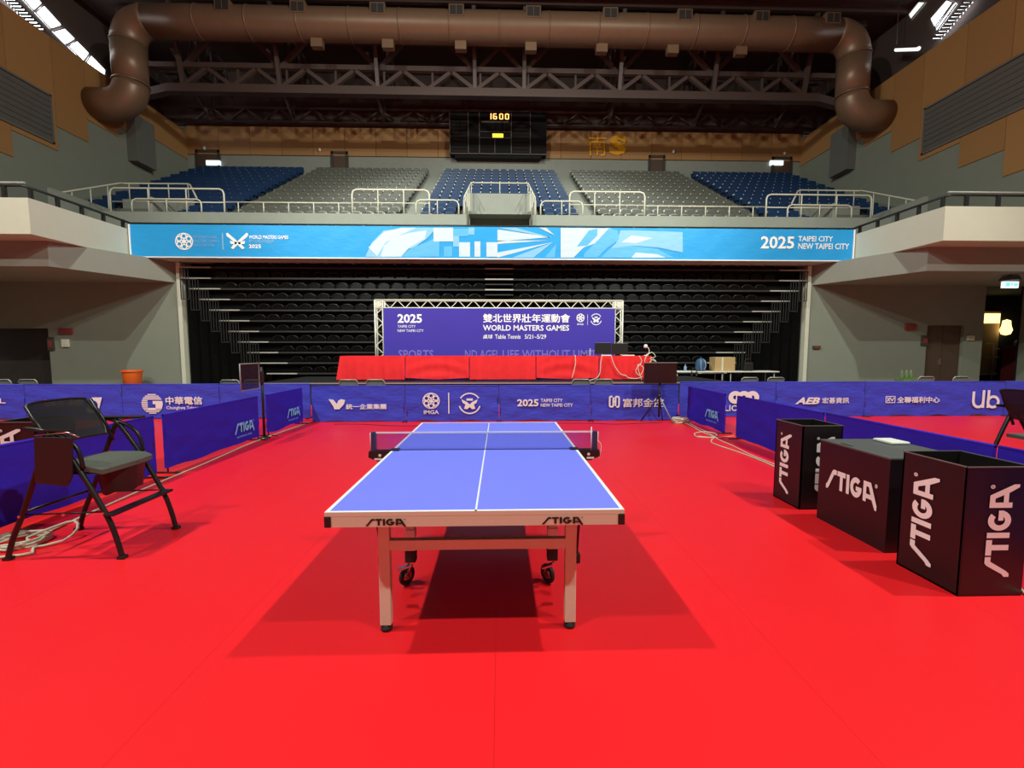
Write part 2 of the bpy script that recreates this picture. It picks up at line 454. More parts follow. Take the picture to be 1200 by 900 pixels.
for i in range(11):
    t = i / 10; c = lerp2((8, -4), (45, 34), t); sl.append([(c[0] - 6, c[1] + 1.2), (c[0] + 6, c[1] + 1.6), (c[0] + 6, c[1] - 1.2), (c[0] - 6, c[1] - 1.4)])
for i in range(5):
    c = lerp2((54, 46), (65, 58), i / 4); sl.append([(c[0] - 1.6, c[1] + .9), (c[0] + 1.6, c[1] + 1.1), (c[0] + 1.6, c[1] - 1), (c[0] - 1.6, c[1] - 1)])
window('window_2', sl, -20.6, 'daylight', 'row of bright slotted daylight openings below the clerestory')
window('window_3', [[(1091, 22), (1096, 32), (1117, 3), (1110, 0)], [(1097, 34), (1099, 36), (1121, 5), (1119, 3)]], 20.8, 'daylight', 'bright clerestory pane with a blue tinted edge')
window('window_4', [[(1065, 17), (1068, 23), (1085, 3), (1077, 2)]], 20.8, 'daylight_dim', 'dim greenish clerestory pane')
sl = []
for i in range(11):
    c = lerp2((1098, 45), (1134, 3), i / 10); sl.append([(c[0] - 5, c[1] + 1.2), (c[0] + 5, c[1] + .8), (c[0] + 5.5, c[1] - 1), (c[0] - 4.5, c[1] - .8)])
window('window_5', sl, 20.6, 'daylight', 'ladder of bright slotted daylight openings')

# ------------------------------------------------------------------ gallery slab, fascias, soffits
mb = MB(); mb.bb((-13.42, 16.52, 4.93), (13.42, 16.75, 6.05)); mb.bb((-13.42, 16.75, 5.7), (13.42, 19.0, 5.9)); mb.bb((-13.4, 16.7, 4.93), (13.4, 17.9, 5.05))
tag(mb.build('trim_1', 'plaster_white'), 'gallery front beam behind the blue banner', kind='structure')
for side in (-1, 1):
    s = side
    mb = MB()
    mb.add([(s * 13.42, 16.75, 4.93), (s * 13.55, 13.25, 4.93), (s * 21.2, 13.25, 4.93), (s * 21.2, 16.75, 4.93),
            (s * 13.42, 16.75, 5.95), (s * 13.55, 13.25, 5.95), (s * 21.2, 13.25, 5.95), (s * 21.2, 16.75, 5.95)],
           [(0, 1, 2, 3), (4, 7, 6, 5), (0, 4, 5, 1), (1, 5, 6, 2), (2, 6, 7, 3), (3, 7, 4, 0)])
    tag(mb.build('trim_2' if s < 0 else 'trim_3', 'plaster_white'), 'white gallery parapet projecting over the corner', kind='structure')
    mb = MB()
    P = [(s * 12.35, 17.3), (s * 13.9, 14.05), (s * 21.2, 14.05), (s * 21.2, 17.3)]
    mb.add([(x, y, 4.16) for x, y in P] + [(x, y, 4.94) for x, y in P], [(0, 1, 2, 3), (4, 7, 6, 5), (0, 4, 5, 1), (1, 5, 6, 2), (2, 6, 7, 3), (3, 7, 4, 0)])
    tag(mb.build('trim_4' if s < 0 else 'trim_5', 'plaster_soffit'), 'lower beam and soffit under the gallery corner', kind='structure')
# walls under the gallery, at each side of the telescopic stand
def under_wall(nm, x0, x1, holes):
    mb = MB(); z1 = 4.2
    e = sorted(holes); x = x0
    for (a, b, h) in e:
        if a > x: mb.bb((x, 17.2, -.02), (a, 17.45, z1))
        mb.bb((a, 17.2, h), (b, 17.45, z1)); x = b
    if x < x1: mb.bb((x, 17.2, -.02), (x1, 17.45, z1))
    return tag(mb.build(nm, 'plaster_grey'), kind='structure')
under_wall('wall_under_left', -21.3, -12.28, [(-20.9, -17.25, 2.42)])
uw = under_wall('wall_under_right', 12.30, 21.3, [(17.22, 18.74, 2.58), (19.54, 21.3, 4.2)])
MB().bb((-12.30, 17.15, 0), (-12.15, 17.9, 4.9)).build('return_strip', 'plaster_white', uw)
MB().bb((12.16, 17.15, 0), (12.31, 17.9, 4.9)).build('return_strip', 'plaster_white', uw)
d = tag(MB().bb((17.24, 17.30, 0), (18.72, 17.36, 2.57)).build('door_1', 'door_brown'), 'brown double door under the gallery', kind='structure')
MB().bb((17.97, 17.292, .05), (17.985, 17.302, 2.55)).build('door_joint', 'joint_dark', d)
MB().bb((17.9, 17.26, 1.0), (17.93, 17.30, 1.25)).build('door_handle', 'chrome', d)
d = tag(MB().bb((-20.9, 18.3, 0), (-17.2, 18.36, 2.5)).build('door_2', 'door_dark'), 'dark recessed doorway under the gallery', kind='structure')
mb = MB(); mb.bb((-17.25, 17.45, 0), (-17.2, 18.3, 2.5)); mb.bb((-20.95, 17.45, 2.42), (-17.2, 18.3, 2.5)); mb.build('door_reveal', 'door_dark', d)
# back of the recess behind the telescopic stand
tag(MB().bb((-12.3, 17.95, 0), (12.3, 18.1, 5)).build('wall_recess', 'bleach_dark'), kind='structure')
# lobby seen through the opening at the right
lb = MB(); lb.bb((19.3, 20.6, 0), (26, 20.8, 4.3)); lb.bb((19.35, 17.45, 0), (19.5, 20.6, 4.3)); lb.bb((19.3, 17.45, 4.2), (26, 20.8, 4.35)); lb.bb((25.8, 17.3, 0), (26, 20.8, 4.3)); lb.bb((19.3, 17.45, -.3), (26, 20.8, -.012)); lb.bb((21.3, 17.2, 0), (26, 17.45, 4.3))
lobby = tag(lb.build('wall_lobby', 'wall_dark_blue'), 'dark lobby wall beyond the side opening', kind='structure')

# ------------------------------------------------------------------ upper stand: concrete steps, parapet, vomitories
NROW, Y0, DY, Z0, DZ = 13, 19.5, .745, 6.83, .452
mb = MB()
for k in range(NROW):
    y0 = Y0 - .35 + k * DY; z = Z0 + k * DZ
    y1 = y0 + DY if k < NROW - 1 else YFAR
    if k < 2: segs = [(-XW, -17.6), (-14.4, -1.45), (1.45, 14.4), (17.6, XW)]
    elif k < 3: segs = [(-XW, -17.6), (-14.4, 14.4), (17.6, XW)]
    else: segs = [(-XW, XW)]
    for a, b in segs: mb.bb((a, y0, z - 1.2), (b, y1, z))
tier = tag(mb.build('floor_upper_stand', 'concrete_dark'), 'stepped concrete terrace of the upper stand', kind='structure')
# lighter aisle stairs between the blocks
AIS = [(-4.05, .5), (4.05, .5), (-11.9, .4), (11.9, .4)]
for ax, hw in AIS:
    mb = MB()
    for k in range(NROW):
        y0 = Y0 - .35 + k * DY; z = Z0 + k * DZ
        mb.bb((ax - hw, y0 - .02, z - .3), (ax + hw, y0 + DY, z + .012)); mb.bb((ax - hw, y0 + .36, z), (ax + hw, y0 + DY, z + .22))
    mb.build('aisle_stair', 'concrete', tier)
mb = MB()
for a, b in ((-16.9, -1.42), (1.42, 16.9)): mb.bb((a, 18.8, 5.9), (b, 18.98, 7.27))
for a, b in ((-XW, -16.9), (16.9, XW)): mb.bb((a, 17.3, 4.2), (b, 17.5, 6.2)); mb.bb((a, 16.7, 5.7), (b, 19.2, 6.0))
mb.bb((-1.55, 18.8, 5.9), (-1.40, 20.6, 7.27)); mb.bb((1.40, 18.8, 5.9), (1.55, 20.6, 7.27))
mb.bb((-1.55, 20.5, 7.72), (1.55, 20.7, 8.72)); mb.bb((-1.55, 18.9, 5.9), (-1.45, 20.6, 7.9)); mb.bb((1.45, 18.9, 5.9), (1.55, 20.6, 7.9))
mb.bb((-1.45, 19.9, 7.62), (1.45, 20.7, 7.74))
for s in (-1, 1):
    mb.bb((s * 14.35, 18.9, 5.9), (s * 14.5, 21.5, 7.9)); mb.bb((s * 14.4, 21.4, 5.9), (s * 17.6, 21.55, 8.62)); mb.bb((s * 17.5, 18.0, 5.9), (s * 17.65, 21.5, 7.9))
tag(mb.build('wall_parapet', 'concrete'), 'concrete parapet of the upper stand', kind='structure')
tag(MB().bb((-1.5, 20.75, 5.9), (1.5, 20.85, 7.75)).build('door_3', 'score_black'), 'dark entrance of the upper stand', kind='structure')
mb = MB()
for x in (-1.0, -.5, .1, .6, 1.05): mb.bb((x, 20.70, 6.6), (x + .35, 20.74, 7.55))
mb.build('glass_panel', 'louvre_grey', bpy.data.objects['door_3'])

# ------------------------------------------------------------------ far wall: doors, notices, letters, scoreboard
for i, (x0, x1) in enumerate(((-10.6, -9.55), (9.55, 10.6), (-18.95, -17.5), (17.6, 18.9))):
    d = tag(MB().bb((x0 + .12, YFAR - .06, 12.2), (x1 - .12, YFAR - .01, 13.9)).build('door_%d' % (4 + i), 'door_brown'), kind='structure')
    mb = MB(); mb.bb((x0, YFAR - .14, 12.2), (x0 + .12, YFAR, 14.05)); mb.bb((x1 - .12, YFAR - .14, 12.2), (x1, YFAR, 14.05)); mb.bb((x0, YFAR - .14, 13.9), (x1, YFAR, 14.05))
    mb.build('door_frame', 'door_dark', d)
for px, where in ((250, 'skylights'), (910, 'right-hand duct')):
    p = atY(px, 191, YFAR - .1); s = -1 if px < 600 else 1
    t = tag(MB().bb((p.x - .42, YFAR - .16, p.z - .14), (p.x + .42, YFAR - .01, p.z + .14)).build('lit_exit_sign', 'exit_white'),
            'small white lit exit sign above the blue seats ' + ('away from the gold letters' if s < 0 else 'near the gold letters'), 'sign', 'lit signs over the upper seats')
for px, py in ((240, 174), (375, 176), (789, 178), (919, 180)):
    p = atY(px, py, YFAR - .1)
    tag(MB().lathe([(.03, -.1), (.07, -.08), (.09, .03), (.05, .1)], (p.x, YFAR - .15, p.z), 10).build('wall_light', 'paper_white'),
        'tiny white wall lamp fixed to the wood panels of the scoreboard wall', 'lamp', 'wall lamps on the wood band')
nan = Art().text('南', 0, 0, 1, 1, 0); p0 = atY(690, 182, 28.6); p1 = atY(711, 158, 28.6)
def solid(art, fr, u0, v0, u1, v1, t, name, mat, parent=None):
    """extruded letter"""
    a, b, c, d = min(p[0] for p in art.v), min(p[1] for p in art.v), max(p[0] for p in art.v), max(p[1] for p in art.v)
    mp = lambda x, y, w: fr.pt(u0 + (x - a) / (c - a) * (u1 - u0), v0 + (y - b) / (d - b) * (v1 - v0), w)
    n = len(art.v); vs = [mp(x, y, 0) for x, y in art.v] + [mp(x, y, t) for x, y in art.v]
    cnt = {}
    for f in art.f:
        for i in range(len(f)):
            e = (f[i], f[(i + 1) % len(f)]); cnt[e] = 1
    fs = [[i + n for i in f] for f in art.f] + [f[::-1] for f in art.f]
    for (i, j) in cnt:
        if (j, i) not in cnt: fs.append([i, j, j + n, i + n])
    return MB().add(vs, fs).build(name, mat, parent)
tag(solid(nan, front(YFAR - .075), p0.x, p0.z, p1.x, p1.z, .08, 'gold_character', 'gold_letter'), 'gold character 南 on the wood wall beside the scoreboard', 'letter')
p0 = atY(714, 181, 28.6); p1 = atY(735, 158, 28.6)
tag(solid(Art().text('S', 0, 0, 1, 1, .06), front(YFAR - .075), p0.x, p0.z, p1.x, p1.z, .08, 'gold_letter', 'gold_letter'), 'bold gold letter S on the wood wall', 'letter')

YS = 28.15
sb = thing('scoreboard', 'wide dark electronic scoreboard showing orange digits 16:00', 'scoreboard', (-.1, YS, 13.65))
MB().bb((-3.1, YS, 13.75), (2.92, YS + .5, 16.3)).build('cabinet', 'score_black', sb)
MB().bb((-2.8, YS + .05, 13.55), (2.6, YS + .45, 13.75)).build('underside_tray', 'score_black', sb)
for a, b in ((-3.0, -2.02), (.82, 1.85)):
    for k in range(11):
        z = 13.85 + k * .22; MB().bb((a, YS - .04, z), (b, YS, z + .12)).build('slat', 'score_slat', sb)
for x in (-3.1, -1.97, -1.28, .70, 1.88): MB().bb((x, YS - .05, 13.75), (x + .05, YS, 16.3)).build('frame_bar', 'score_frame', sb)
for z in (15.06, 14.70): MB().bb((-1.25, YS - .05, z), (.72, YS, z + .04)).build('frame_bar', 'score_frame', sb)
MB().bb((-.32, YS - .05, 13.75), (-.28, YS, 14.7)).build('frame_bar', 'score_frame', sb)
MB().bb((-1.15, YS - .05, 15.62), (.55, YS, 15.72)).build('frame_bar', 'score_frame', sb)
MB().bb((-3.1, YS - .05, 16.27), (2.92, YS, 16.33)).build('frame_bar', 'score_frame', sb)
MB().bb((-3.1, YS - .05, 13.74), (2.92, YS, 13.79)).build('frame_bar', 'score_frame', sb)
SEG = {'0': 'abcdef', '1': 'bc', '6': 'acdefg'}
def seg(art, ch, x, wd=.5, h=1, t=.15):
    on = SEG[ch]; q = {'a': ((0, h), (wd, h)), 'b': ((wd, h), (wd, h / 2)), 'c': ((wd, h / 2), (wd, 0)), 'd': ((0, 0), (wd, 0)), 'e': ((0, h / 2), (0, 0)), 'f': ((0, h), (0, h / 2)), 'g': ((0, h / 2), (wd, h / 2))}
    for c in on:
        (a, b), (e, f) = q[c]; art.stroke([(x + a, b), (x + e, f)], t)
for i, (ch, x0, x1) in enumerate((('1', -.56, -.50), ('6', -.40, -.16), ('0', -.02, .22), ('0', .34, .58))):
    a = Art(); seg(a, ch, 0); a.put(front(YS), x0, 15.84, x1, 16.18, .012, 'lit_digit', 'digit_orange', sb)
MB().bb((-.44, YS - .03, 14.73), (.22, YS, 14.98)).build('period_lamp', 'lamp_yellow', sb)

# ------------------------------------------------------------------ duct
R_D, YD, ZD, XD = .70, 22.4, 17.15, 17.65
t = thing('air_duct', 'huge round metal air duct spanning the hall under the roof', 'duct', (0, YD, ZD))
def bendpts(c, r, a0, a1, n=8):
    return [(c[0] + r * math.cos(math.radians(a0 + (a1 - a0) * i / n)), YD, c[1] + r * math.sin(math.radians(a0 + (a1 - a0) * i / n))) for i in range(n + 1)]
xs_d = [-16.6 + i * 33.2 / 14 for i in range(15)]
MB().tube([(x, YD, ZD) for x in xs_d], R_D, 24).build('main_run', 'duct_metal', t)
for x in xs_d[1:-1]: MB().tube([(x - .03, YD, ZD), (x + .03, YD, ZD)], R_D + .025, 24).build('joint_collar', 'duct_metal', t)
for s in (-1, 1):
    p = [(s * x, y, z) for x, y, z in bendpts((16.6, ZD - 1.05), 1.05, 90, 0)]
    MB().tube(p, R_D, 24).build('upper_elbow', 'duct_metal', t)
    MB().tube([(s * XD, YD, ZD - 1.05), (s * XD, YD, 14.3)], R_D, 24).build('drop_pipe', 'duct_metal', t)
    for z in (ZD - 1.05, 14.3): MB().tube([(s * XD, YD, z - .04), (s * XD, YD, z + .04)], R_D + .03, 24).build('joint_collar', 'duct_metal', t)
    p = [(s * (XD + .95 - .95 * math.cos(math.radians(a))), YD, 14.3 - .95 * math.sin(math.radians(a))) for a in range(0, 91, 12)] + [(s * 19.42, YD, 13.36)]
    MB().tube(p, R_D, 24).build('lower_elbow', 'duct_metal', t)
for px in (262, 350, 443, 535, 625, 715, 802, 892, 975):
    p = atY(px, 15, YD - .6); z = ZD + .30
    MB().bb((p.x - .35, YD - .72, z - .26), (p.x + .35, YD - .45, z + .26)).build('vent_grille', 'duct_metal', t)
    MB().bb((p.x - .29, YD - .735, z - .20), (p.x + .29, YD - .715, z + .20)).build('vent_mouth', 'duct_dark', t)
    MB().bb((p.x - .015, YD - .75, z - .20), (p.x + .015, YD - .73, z + .20)).build('vent_bar', 'duct_metal', t)
for px in (372, 455, 540, 622, 705, 788, 868):
    p = atY(px, 48, YD); MB().bb((p.x - .27, YD - .15, ZD - R_D - .36), (p.x + .27, YD + .15, ZD - R_D + .05)).build('outlet_spout', 'duct_metal', t)

# ------------------------------------------------------------------ roof trusses
YT = 23.9; ZC = 14.95; ZM = 16.1; ZK = 18.7
t = thing('roof_truss', 'long grey steel roof truss behind the air duct', 'truss', (0, YT, ZC))
MB().bb((-17.0, YT - .2, ZC - .2), (17.0, YT + .2, ZC + .2)).build('bottom_chord', 'steel_truss', t)
MB().bb((-18.6, YT - .12, ZM - .12), (18.6, YT + .12, ZM + .12)).build('middle_chord', 'steel_truss', t)
MB().bb((-19.3, YT - .15, ZK - .15), (19.3, YT + .15, ZK + .15)).build('top_chord', 'steel_truss', t)
for s in (-1, 1):
    MB().tube([(s * 16.9, YT, ZC), (s * 19.3, YT, ZC - .55)], .26, 4).build('end_chord', 'steel_truss', t)
    MB().tube([(s * 18.0, YT, ZM), (s * 19.3, YT, ZC - .3)], .14, 4).build('brace', 'steel_truss', t)
    MB().tube([(s * 18.0, YT, ZM), (s * 18.0, YT, ZK)], .14, 4).build('post', 'steel_truss', t)
    MB().tube([(s * 18.0, YT, ZM), (s * 19.3, YT, ZK - .2)], .14, 4).build('brace', 'steel_truss', t)
NODES = [-16.2, -11.3, -6.3, -1.28, 1.28, 6.3, 11.3, 16.2]
bx = [-16.2 + i * 2.4923 for i in range(14)]
for i in range(len(bx) - 1):
    a, b = bx[i], bx[i + 1]; m_ = (a + b) / 2
    MB().tube([(a, YT, ZC + .15), (m_, YT, ZM - .1)], .13, 4).build('brace', 'steel_truss', t)
    MB().tube([(m_, YT, ZM - .1), (b, YT, ZC + .15)], .13, 4).build('brace', 'steel_truss', t)
for x in bx[1:-1]: MB().tube([(x + .25, YT + .05, ZC + .15), (x + .25, YT + .05, ZM - .1)], .07, 4).build('post', 'steel_truss', t)
for x in NODES:
    MB().tube([(x, YT, ZC + .15), (x, YT - .8, ZK)], .13, 4).build('post', 'steel_truss', t)
for i in range(len(NODES) - 1):
    a, b = NODES[i], NODES[i + 1]
    if b - a < 3: MB().tube([(a, YT + .2, ZM), (b, YT + .2, ZK)], .11, 4).build('brace', 'steel_truss', t); MB().tube([(b, YT + .1, ZM), (a, YT + .1, ZK)], .11, 4).build('brace', 'steel_truss', t); continue
    MB().tube([(a, YT + .1, ZM), ((a + b) / 2, YT + .1, ZK)], .14, 4).build('brace', 'steel_truss', t)
    MB().tube([((a + b) / 2, YT + .1, ZK), (b, YT + .1, ZM)], .14, 4).build('brace', 'steel_truss', t)
t = thing('wall_head_truss', 'low dim steel truss lying along the top of the wood wall', 'truss', (0, 28.2, 15.6))
MB().tube([(-19, 28.3, 15.6), (19, 28.3, 15.6)], .07, 6).build('bottom_chord', 'steel_truss', t)
MB().tube([(-19, 28.3, 16.4), (19, 28.3, 16.4)], .10, 6).build('top_chord', 'steel_truss', t)
x = -18.6
while x < 18.5:
    if not -4.2 < x < 3.0:
        MB().tube([(x, 28.3, 15.62), (x + 1, 28.3, 16.38)], .06, 4).build('brace', 'steel_truss', t)
        MB().tube([(x + 1, 28.3, 16.38), (x + 2, 28.3, 15.62)], .06, 4).build('brace', 'steel_truss', t)
    x += 2.05
for xw, xn in ((-17.6, -18.6), (-12.6, -13.2), (-7.1, -7.6), (6.8, 7.3), (12.2, 12.9), (17.4, 18.4)):
    MB().tube([(xw, 28.2, 15.6), (xn, 26.6, 18.7)], .10, 4).build('post', 'steel_truss', t)
    MB().tube([(xw, 28.25, 15.6), (xw + .1, 28.25, 18.9)], .07, 4).build('post', 'steel_truss', t)
for x in (-2.1, 2.0):
    MB().tube([(x, 28.4, 16.3), (x, 28.4, 18.3)], .10, 4).build('hanger', 'steel_truss', t)
# plain cross trusses running towards the far wall
for x in (-16.2, -11.3, -6.3, 6.3, 11.3, 16.2):
    t = thing('cross_truss', 'dim steel cross truss between the main roof truss and the scoreboard wall', 'truss', (x, 26, 16.6), 'cross trusses')
    MB().tube([(x, 24.2, 18.4), (x, 28.05, 18.4)], .10, 4).build('top_chord', 'steel_truss', t)
    MB().tube([(x, 24.2, 16.2), (x, 28.05, 16.9)], .10, 4).build('bottom_chord', 'steel_truss', t)
    for k in range(3):
        y = 24.2 + k * 1.25; z = 16.2 + .18 * k * 1.25
        MB().tube([(x, y, z), (x, y + .62, 18.4)], .06, 4).build('brace', 'steel_truss', t)
        MB().tube([(x, y + .62, 18.4), (x, y + 1.25, z + .22)], .06, 4).build('brace', 'steel_truss', t)
# strip lamp and little guard rail up by the clerestory
a = atX(1050, 58, 19.9); b = atX(1077, 57, 19.9)
t = thing('strip_light', 'white fluorescent strip light by the roof ledge', 'lamp', a)
MB().tube([a, b], .09, 6).build('tube', 'daylight_dim', t)
MB().tube([a + Vector((0, 0, .15)), b + Vector((0, 0, .15))], .12, 4).build('reflector', 'steel_truss', t)
MB().tube([a + Vector((0, 0, .15)), Vector((19.9, a.y, 18.9))], .02, 4).build('hanger', 'steel_truss', t)

# ------------------------------------------------------------------ upper stand seats
def seat_mesh(name, shell):   # plastic tip-up seat
    mb = MB(); fr = Fr((0, .06, 0), (1, 0, 0), (0, .12, 1), (0, -1, 0))
    mb.prism([(-.22, .40), (.22, .40), (.225, .70), (.19, .79), (.10, .82), (-.10, .82), (-.19, .79), (-.225, .70)], fr, .04)
    fr2 = Fr((0, -.02, 0), (1, 0, 0), (0, -.16, 1), (0, -1, 0))
    mb.prism([(-.21, .36), (.21, .36), (.21, .60), (.17, .68), (-.17, .68), (-.21, .60)], fr2, .06)
    mb.box((0, .03, .2), (.06, .10, .40), None, 0)
    mb.box((-.235, -.03, .66), (.055, .10, .06), None, 1)  # pale block paints the white highlight on each seat
    o = mb.build(name, [shell, 'seat_glint']); return o
seats = []
def blk(k, xs_): return xs_
for k in range(NROW):
    y = Y0 + k * DY + .12; z = Z0 + k * DZ
    for side in (-1, 1):
        for i in range(14): seats.append((k, side * (4.75 + .5 * i), y, z, 'grey', side))
        for i in range(13):
            x = 12.55 + .5 * i
            if k < 3 and 13.9 < x < 18.0: continue
            seats.append((k, side * x, y, z, 'blue', side))
    for i in range(14):
        x = -3.25 + .5 * i
        if k < 3 and abs(x) < 1.8: continue
        seats.append((k, x, y, z, 'blue', 0))
ROWN = ['front', 'second', 'third', 'fourth', 'fifth', 'sixth', 'seventh', 'eighth', 'ninth', 'tenth', 'eleventh', 'twelfth', 'last']
BLK = {('grey', -1): 'grey block away from the gold letters', ('grey', 1): 'grey block below the gold letters',
       ('blue', 0): 'block below the scoreboard', ('blue', -1): 'corner block below the long skylight', ('blue', 1): 'corner block below the strip light'}
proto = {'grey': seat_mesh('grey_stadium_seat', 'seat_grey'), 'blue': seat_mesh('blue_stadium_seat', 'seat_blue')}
used = {'grey': 0, 'blue': 0}; rest = {'grey': [], 'blue': []}
for (k, x, y, z, c, side) in seats:
    if used[c] >= 300: rest[c].append((x, y, z)); continue
    o = proto[c] if used[c] == 0 else proto[c].copy()
    if used[c]: COL.objects.link(o)
    used[c] += 1; o.location = (x, y, z)
    tag(o, '%s plastic stadium seat, %s row of the %s' % (c, ROWN[k], BLK[(c, side)]), 'seat', '%s row seats, %s' % (ROWN[k], BLK[(c, side)]))
for c in rest:
    me0 = proto[c].data; mb = MB(); V = [v.co.copy() for v in me0.vertices]; F = [(list(p.vertices), p.material_index) for p in me0.polygons]
    for p in rest[c]:
        o = len(mb.v); mb.v += [tuple(v + Vector(p)) for v in V]
        for f, mi in F: mb.f.append([o + i for i in f]); mb.m.append(mi); mb.sm.append(False)
    tag(mb.build('stadium_seat_rows', ['seat_' + c, 'seat_glint']), 'farther rows of %s plastic stadium seats in the upper stand' % c, 'seats', kind='stuff')

# ------------------------------------------------------------------ handrails of the upper stand
def arch_rail(x0, x1, y, zb, zt, label, mid=None, nposts=1, r=.035, mat='rail_cream'):
    t = thing('handrail', label, 'handrail', (x0, y, zb))
    q = .18
    pts = [(x0, y, zb), (x0, y, zt - q), (x0 + q * .3, y, zt - q * .3), (x0 + q, y, zt), (x1 - q, y, zt), (x1 - q * .3, y, zt - q * .3), (x1, y, zt - q), (x1, y, zb)]
    MB().tube(pts, r, 8).build('top_rail', mat, t)
    for i in range(nposts):
        x = x0 + (x1 - x0) * (i + 1) / (nposts + 1); MB().tube([(x, y, zb), (x, y, zt)], r * .75, 6).build('post', mat, t)
    if mid: MB().tube([(x0, y, mid), (x1, y, mid)], r * .7, 6).build('middle_rail', mat, t)
    return t
sides = {-1: 'away from the gold letters', 1: 'gold letter side'}
for s in (-1, 1):
    f = lambda a, b: (a, b) if s > 0 else (-b, -a)
    arch_rail(*f(2.95, 6.15), 18.86, 7.27, 8.26, 'cream arched handrail before the blue centre seats, ' + sides[s], 7.72, 2)
    arch_rail(*f(1.72, 3.5), 18.80, 7.27, 7.84, 'low cream handrail beside the centre entrance, ' + sides[s], None, 1, .03)
    arch_rail(*f(11.4, 16.0), 18.86, 7.27, 8.22, 'wide cream handrail before the corner stairway, ' + sides[s], 7.68, 2)
    arch_rail(*f(12.3, 15.1), 18.80, 7.27, 7.78, 'low cream handrail in front of the corner stairway, ' + sides[s], None, 1, .03)
    a, b = f(6.2, 11.35)
    t = thing('handrail', 'slim low cream handrail in front of the grey seats, ' + sides[s], 'handrail', (a, 18.86, 7.27))
    MB().tube([(a, 18.86, 7.70), (b, 18.86, 7.70)], .026, 6).build('top_rail', 'rail_cream', t)
    for i in range(5): x = a + (b - a) * (i + .5) / 5; MB().tube([(x, 18.86, 7.25), (x, 18.86, 7.70)], .024, 6).build('post', 'rail_cream', t)
    t = thing('handrail', 'long bent cream handrail above the corner stairway, ' + sides[s], 'handrail', (s * 15, 21.45, 8.6))
    MB().tube([(s * 13.4, 20.2, 8.3), (s * 14.5, 21.45, 9.32), (s * 14.6, 21.45, 9.35), (s * 17.5, 21.45, 9.35), (s * 17.56, 21.3, 9.3), (s * 17.56, 18.4, 7.85), (s * 17.56, 18.2, 7.7), (s * 17.56, 18.15, 6.2)], .035, 8).build('top_rail', 'rail_cream', t)
    for i in range(4): x = 14.6 + .9 * i; MB().tube([(s * x, 21.45, 8.6), (s * x, 21.45, 9.35)], .025, 6).build('post', 'rail_cream', t)
    for i in range(3): y = 18.9 + .85 * i; z = 7.85 + (y - 18.4) * .5; MB().tube([(s * 17.56, y, 7.3), (s * 17.56, y, z)], .025, 6).build('post', 'rail_cream', t)
    # dark rail along the gallery edge
    t = thing('gallery_rail', 'low black rail on top of the white corner parapet, ' + sides[s], 'handrail', (s * 13.5, 14.9, 5.95))
    MB().tube([(s * 13.46, 16.6, 6.2), (s * 13.62, 13.35, 6.28), (s * 13.75, 13.3, 6.30), (s * 19.4, 13.3, 6.30)], .04, 6).build('top_rail', 'rail_black', t)
    for i in range(5): y = 13.4 + i * .75; MB().bb((s * (13.57 - .02 * i), y - .04, 5.9), (s * (13.65 - .02 * i), y + .04, 6.26)).build('post', 'rail_black', t)
    for i in range(6): x = 14.2 + i * 1.0; MB().bb((s * x, 13.26, 5.9), (s * (x + .09), 13.34, 6.3)).build('post', 'rail_black', t)
    MB().tube([(s * 13.75, 13.4, 6.42), (s * 19.3, 13.4, 6.42)], .03, 6).build('hand_tube', 'rail_grey', t)
t = thing('handrail', 'cream railing around the centre entrance below the scoreboard', 'handrail', (0, 20.6, 8.7))
MB().tube([(-1.5, 18.9, 8.0), (-1.32, 20.6, 9.22), (1.32, 20.6, 9.22), (1.5, 18.9, 8.0)], .03, 6).build('top_rail', 'rail_cream', t)
for x in (-1.3, 0, 1.3): MB().tube([(x, 20.6, 8.7), (x, 20.6, 9.22)], .022, 6).build('post', 'rail_cream', t)
for s in (-1, 1):
    for y, z in ((18.92, 8.0), (19.3, 8.3), (19.75, 8.6), (20.2, 8.93)): MB().tube([(s * (1.5 - .1 * (y - 18.9)), y, 7.2), (s * (1.5 - .1 * (y - 18.9)), y, z)], .025, 6).build('post', 'rail_cream', t)
t = thing('banner_rail', 'thin black rail along the top of the blue banner', 'handrail', (0, 16.5, 6.1))
MB().tube([(-13.4, 16.55, 6.17), (13.4, 16.55, 6.17)], .035, 6).build('top_rail', 'rail_black', t)
for i in range(27): x = -13 + i; MB().bb((x - .04, 16.52, 6.0), (x + .04, 16.6, 6.2)).build('clamp', 'rail_black', t)

# ------------------------------------------------------------------ blue banner along the gallery
YB = 16.44
bn = thing('event_banner', 'long sky blue event banner hung along the gallery front', 'banner', (0, YB, 4.95))
def wr(x, z): return .5 * (.012 * math.sin(x * 2.1 + z * 3) * math.sin(x * .7 + 1) + .006 * math.sin(x * 5.3 - z * 7))
mb = MB(); mb.grid(lambda u, v: Vector((-13.38 + 26.76 * u, YB + wr(-13.38 + 26.76 * u, 4.95 + 1.16 * v), 4.95 + 1.16 * v)), 260, 10)
mb.bb((-13.38, YB + .03, 4.96), (13.38, YB + .05, 6.1))
mb.build('cloth', 'banner_blue', bn)
MB().bb((-13.38, YB - .03, 4.93), (13.38, YB + .03, 4.965)).build('hem', 'print_white', bn)
for x in (-13.37, 13.33): MB().bb((x, YB - .025, 4.95), (x + .05, YB + .02, 6.1)).build('hem', 'print_white', bn)
fb = front(YB)
def bx_(px0, py0, px1, py1, Y=YB):
    a = atY(px0, py1, Y); b = atY(px1, py0, Y); return a.x, a.z, b.x, b.z
def bprint(art, pb, mat, name='print_motif', off=.03):
    art.put(fb, *bx_(*pb), off, name, mat, bn)
ZB0, ZB1 = 4.99, 6.09
def bpoly(pts, mat, off=.028):
    P = [atY(a, b, YB) for a, b in pts]; MB().add([fb.pt(p.x, min(max(p.z, ZB0), ZB1), off * .45) for p in P], [list(range(len(P)))]).build('print_motif', mat, bn)
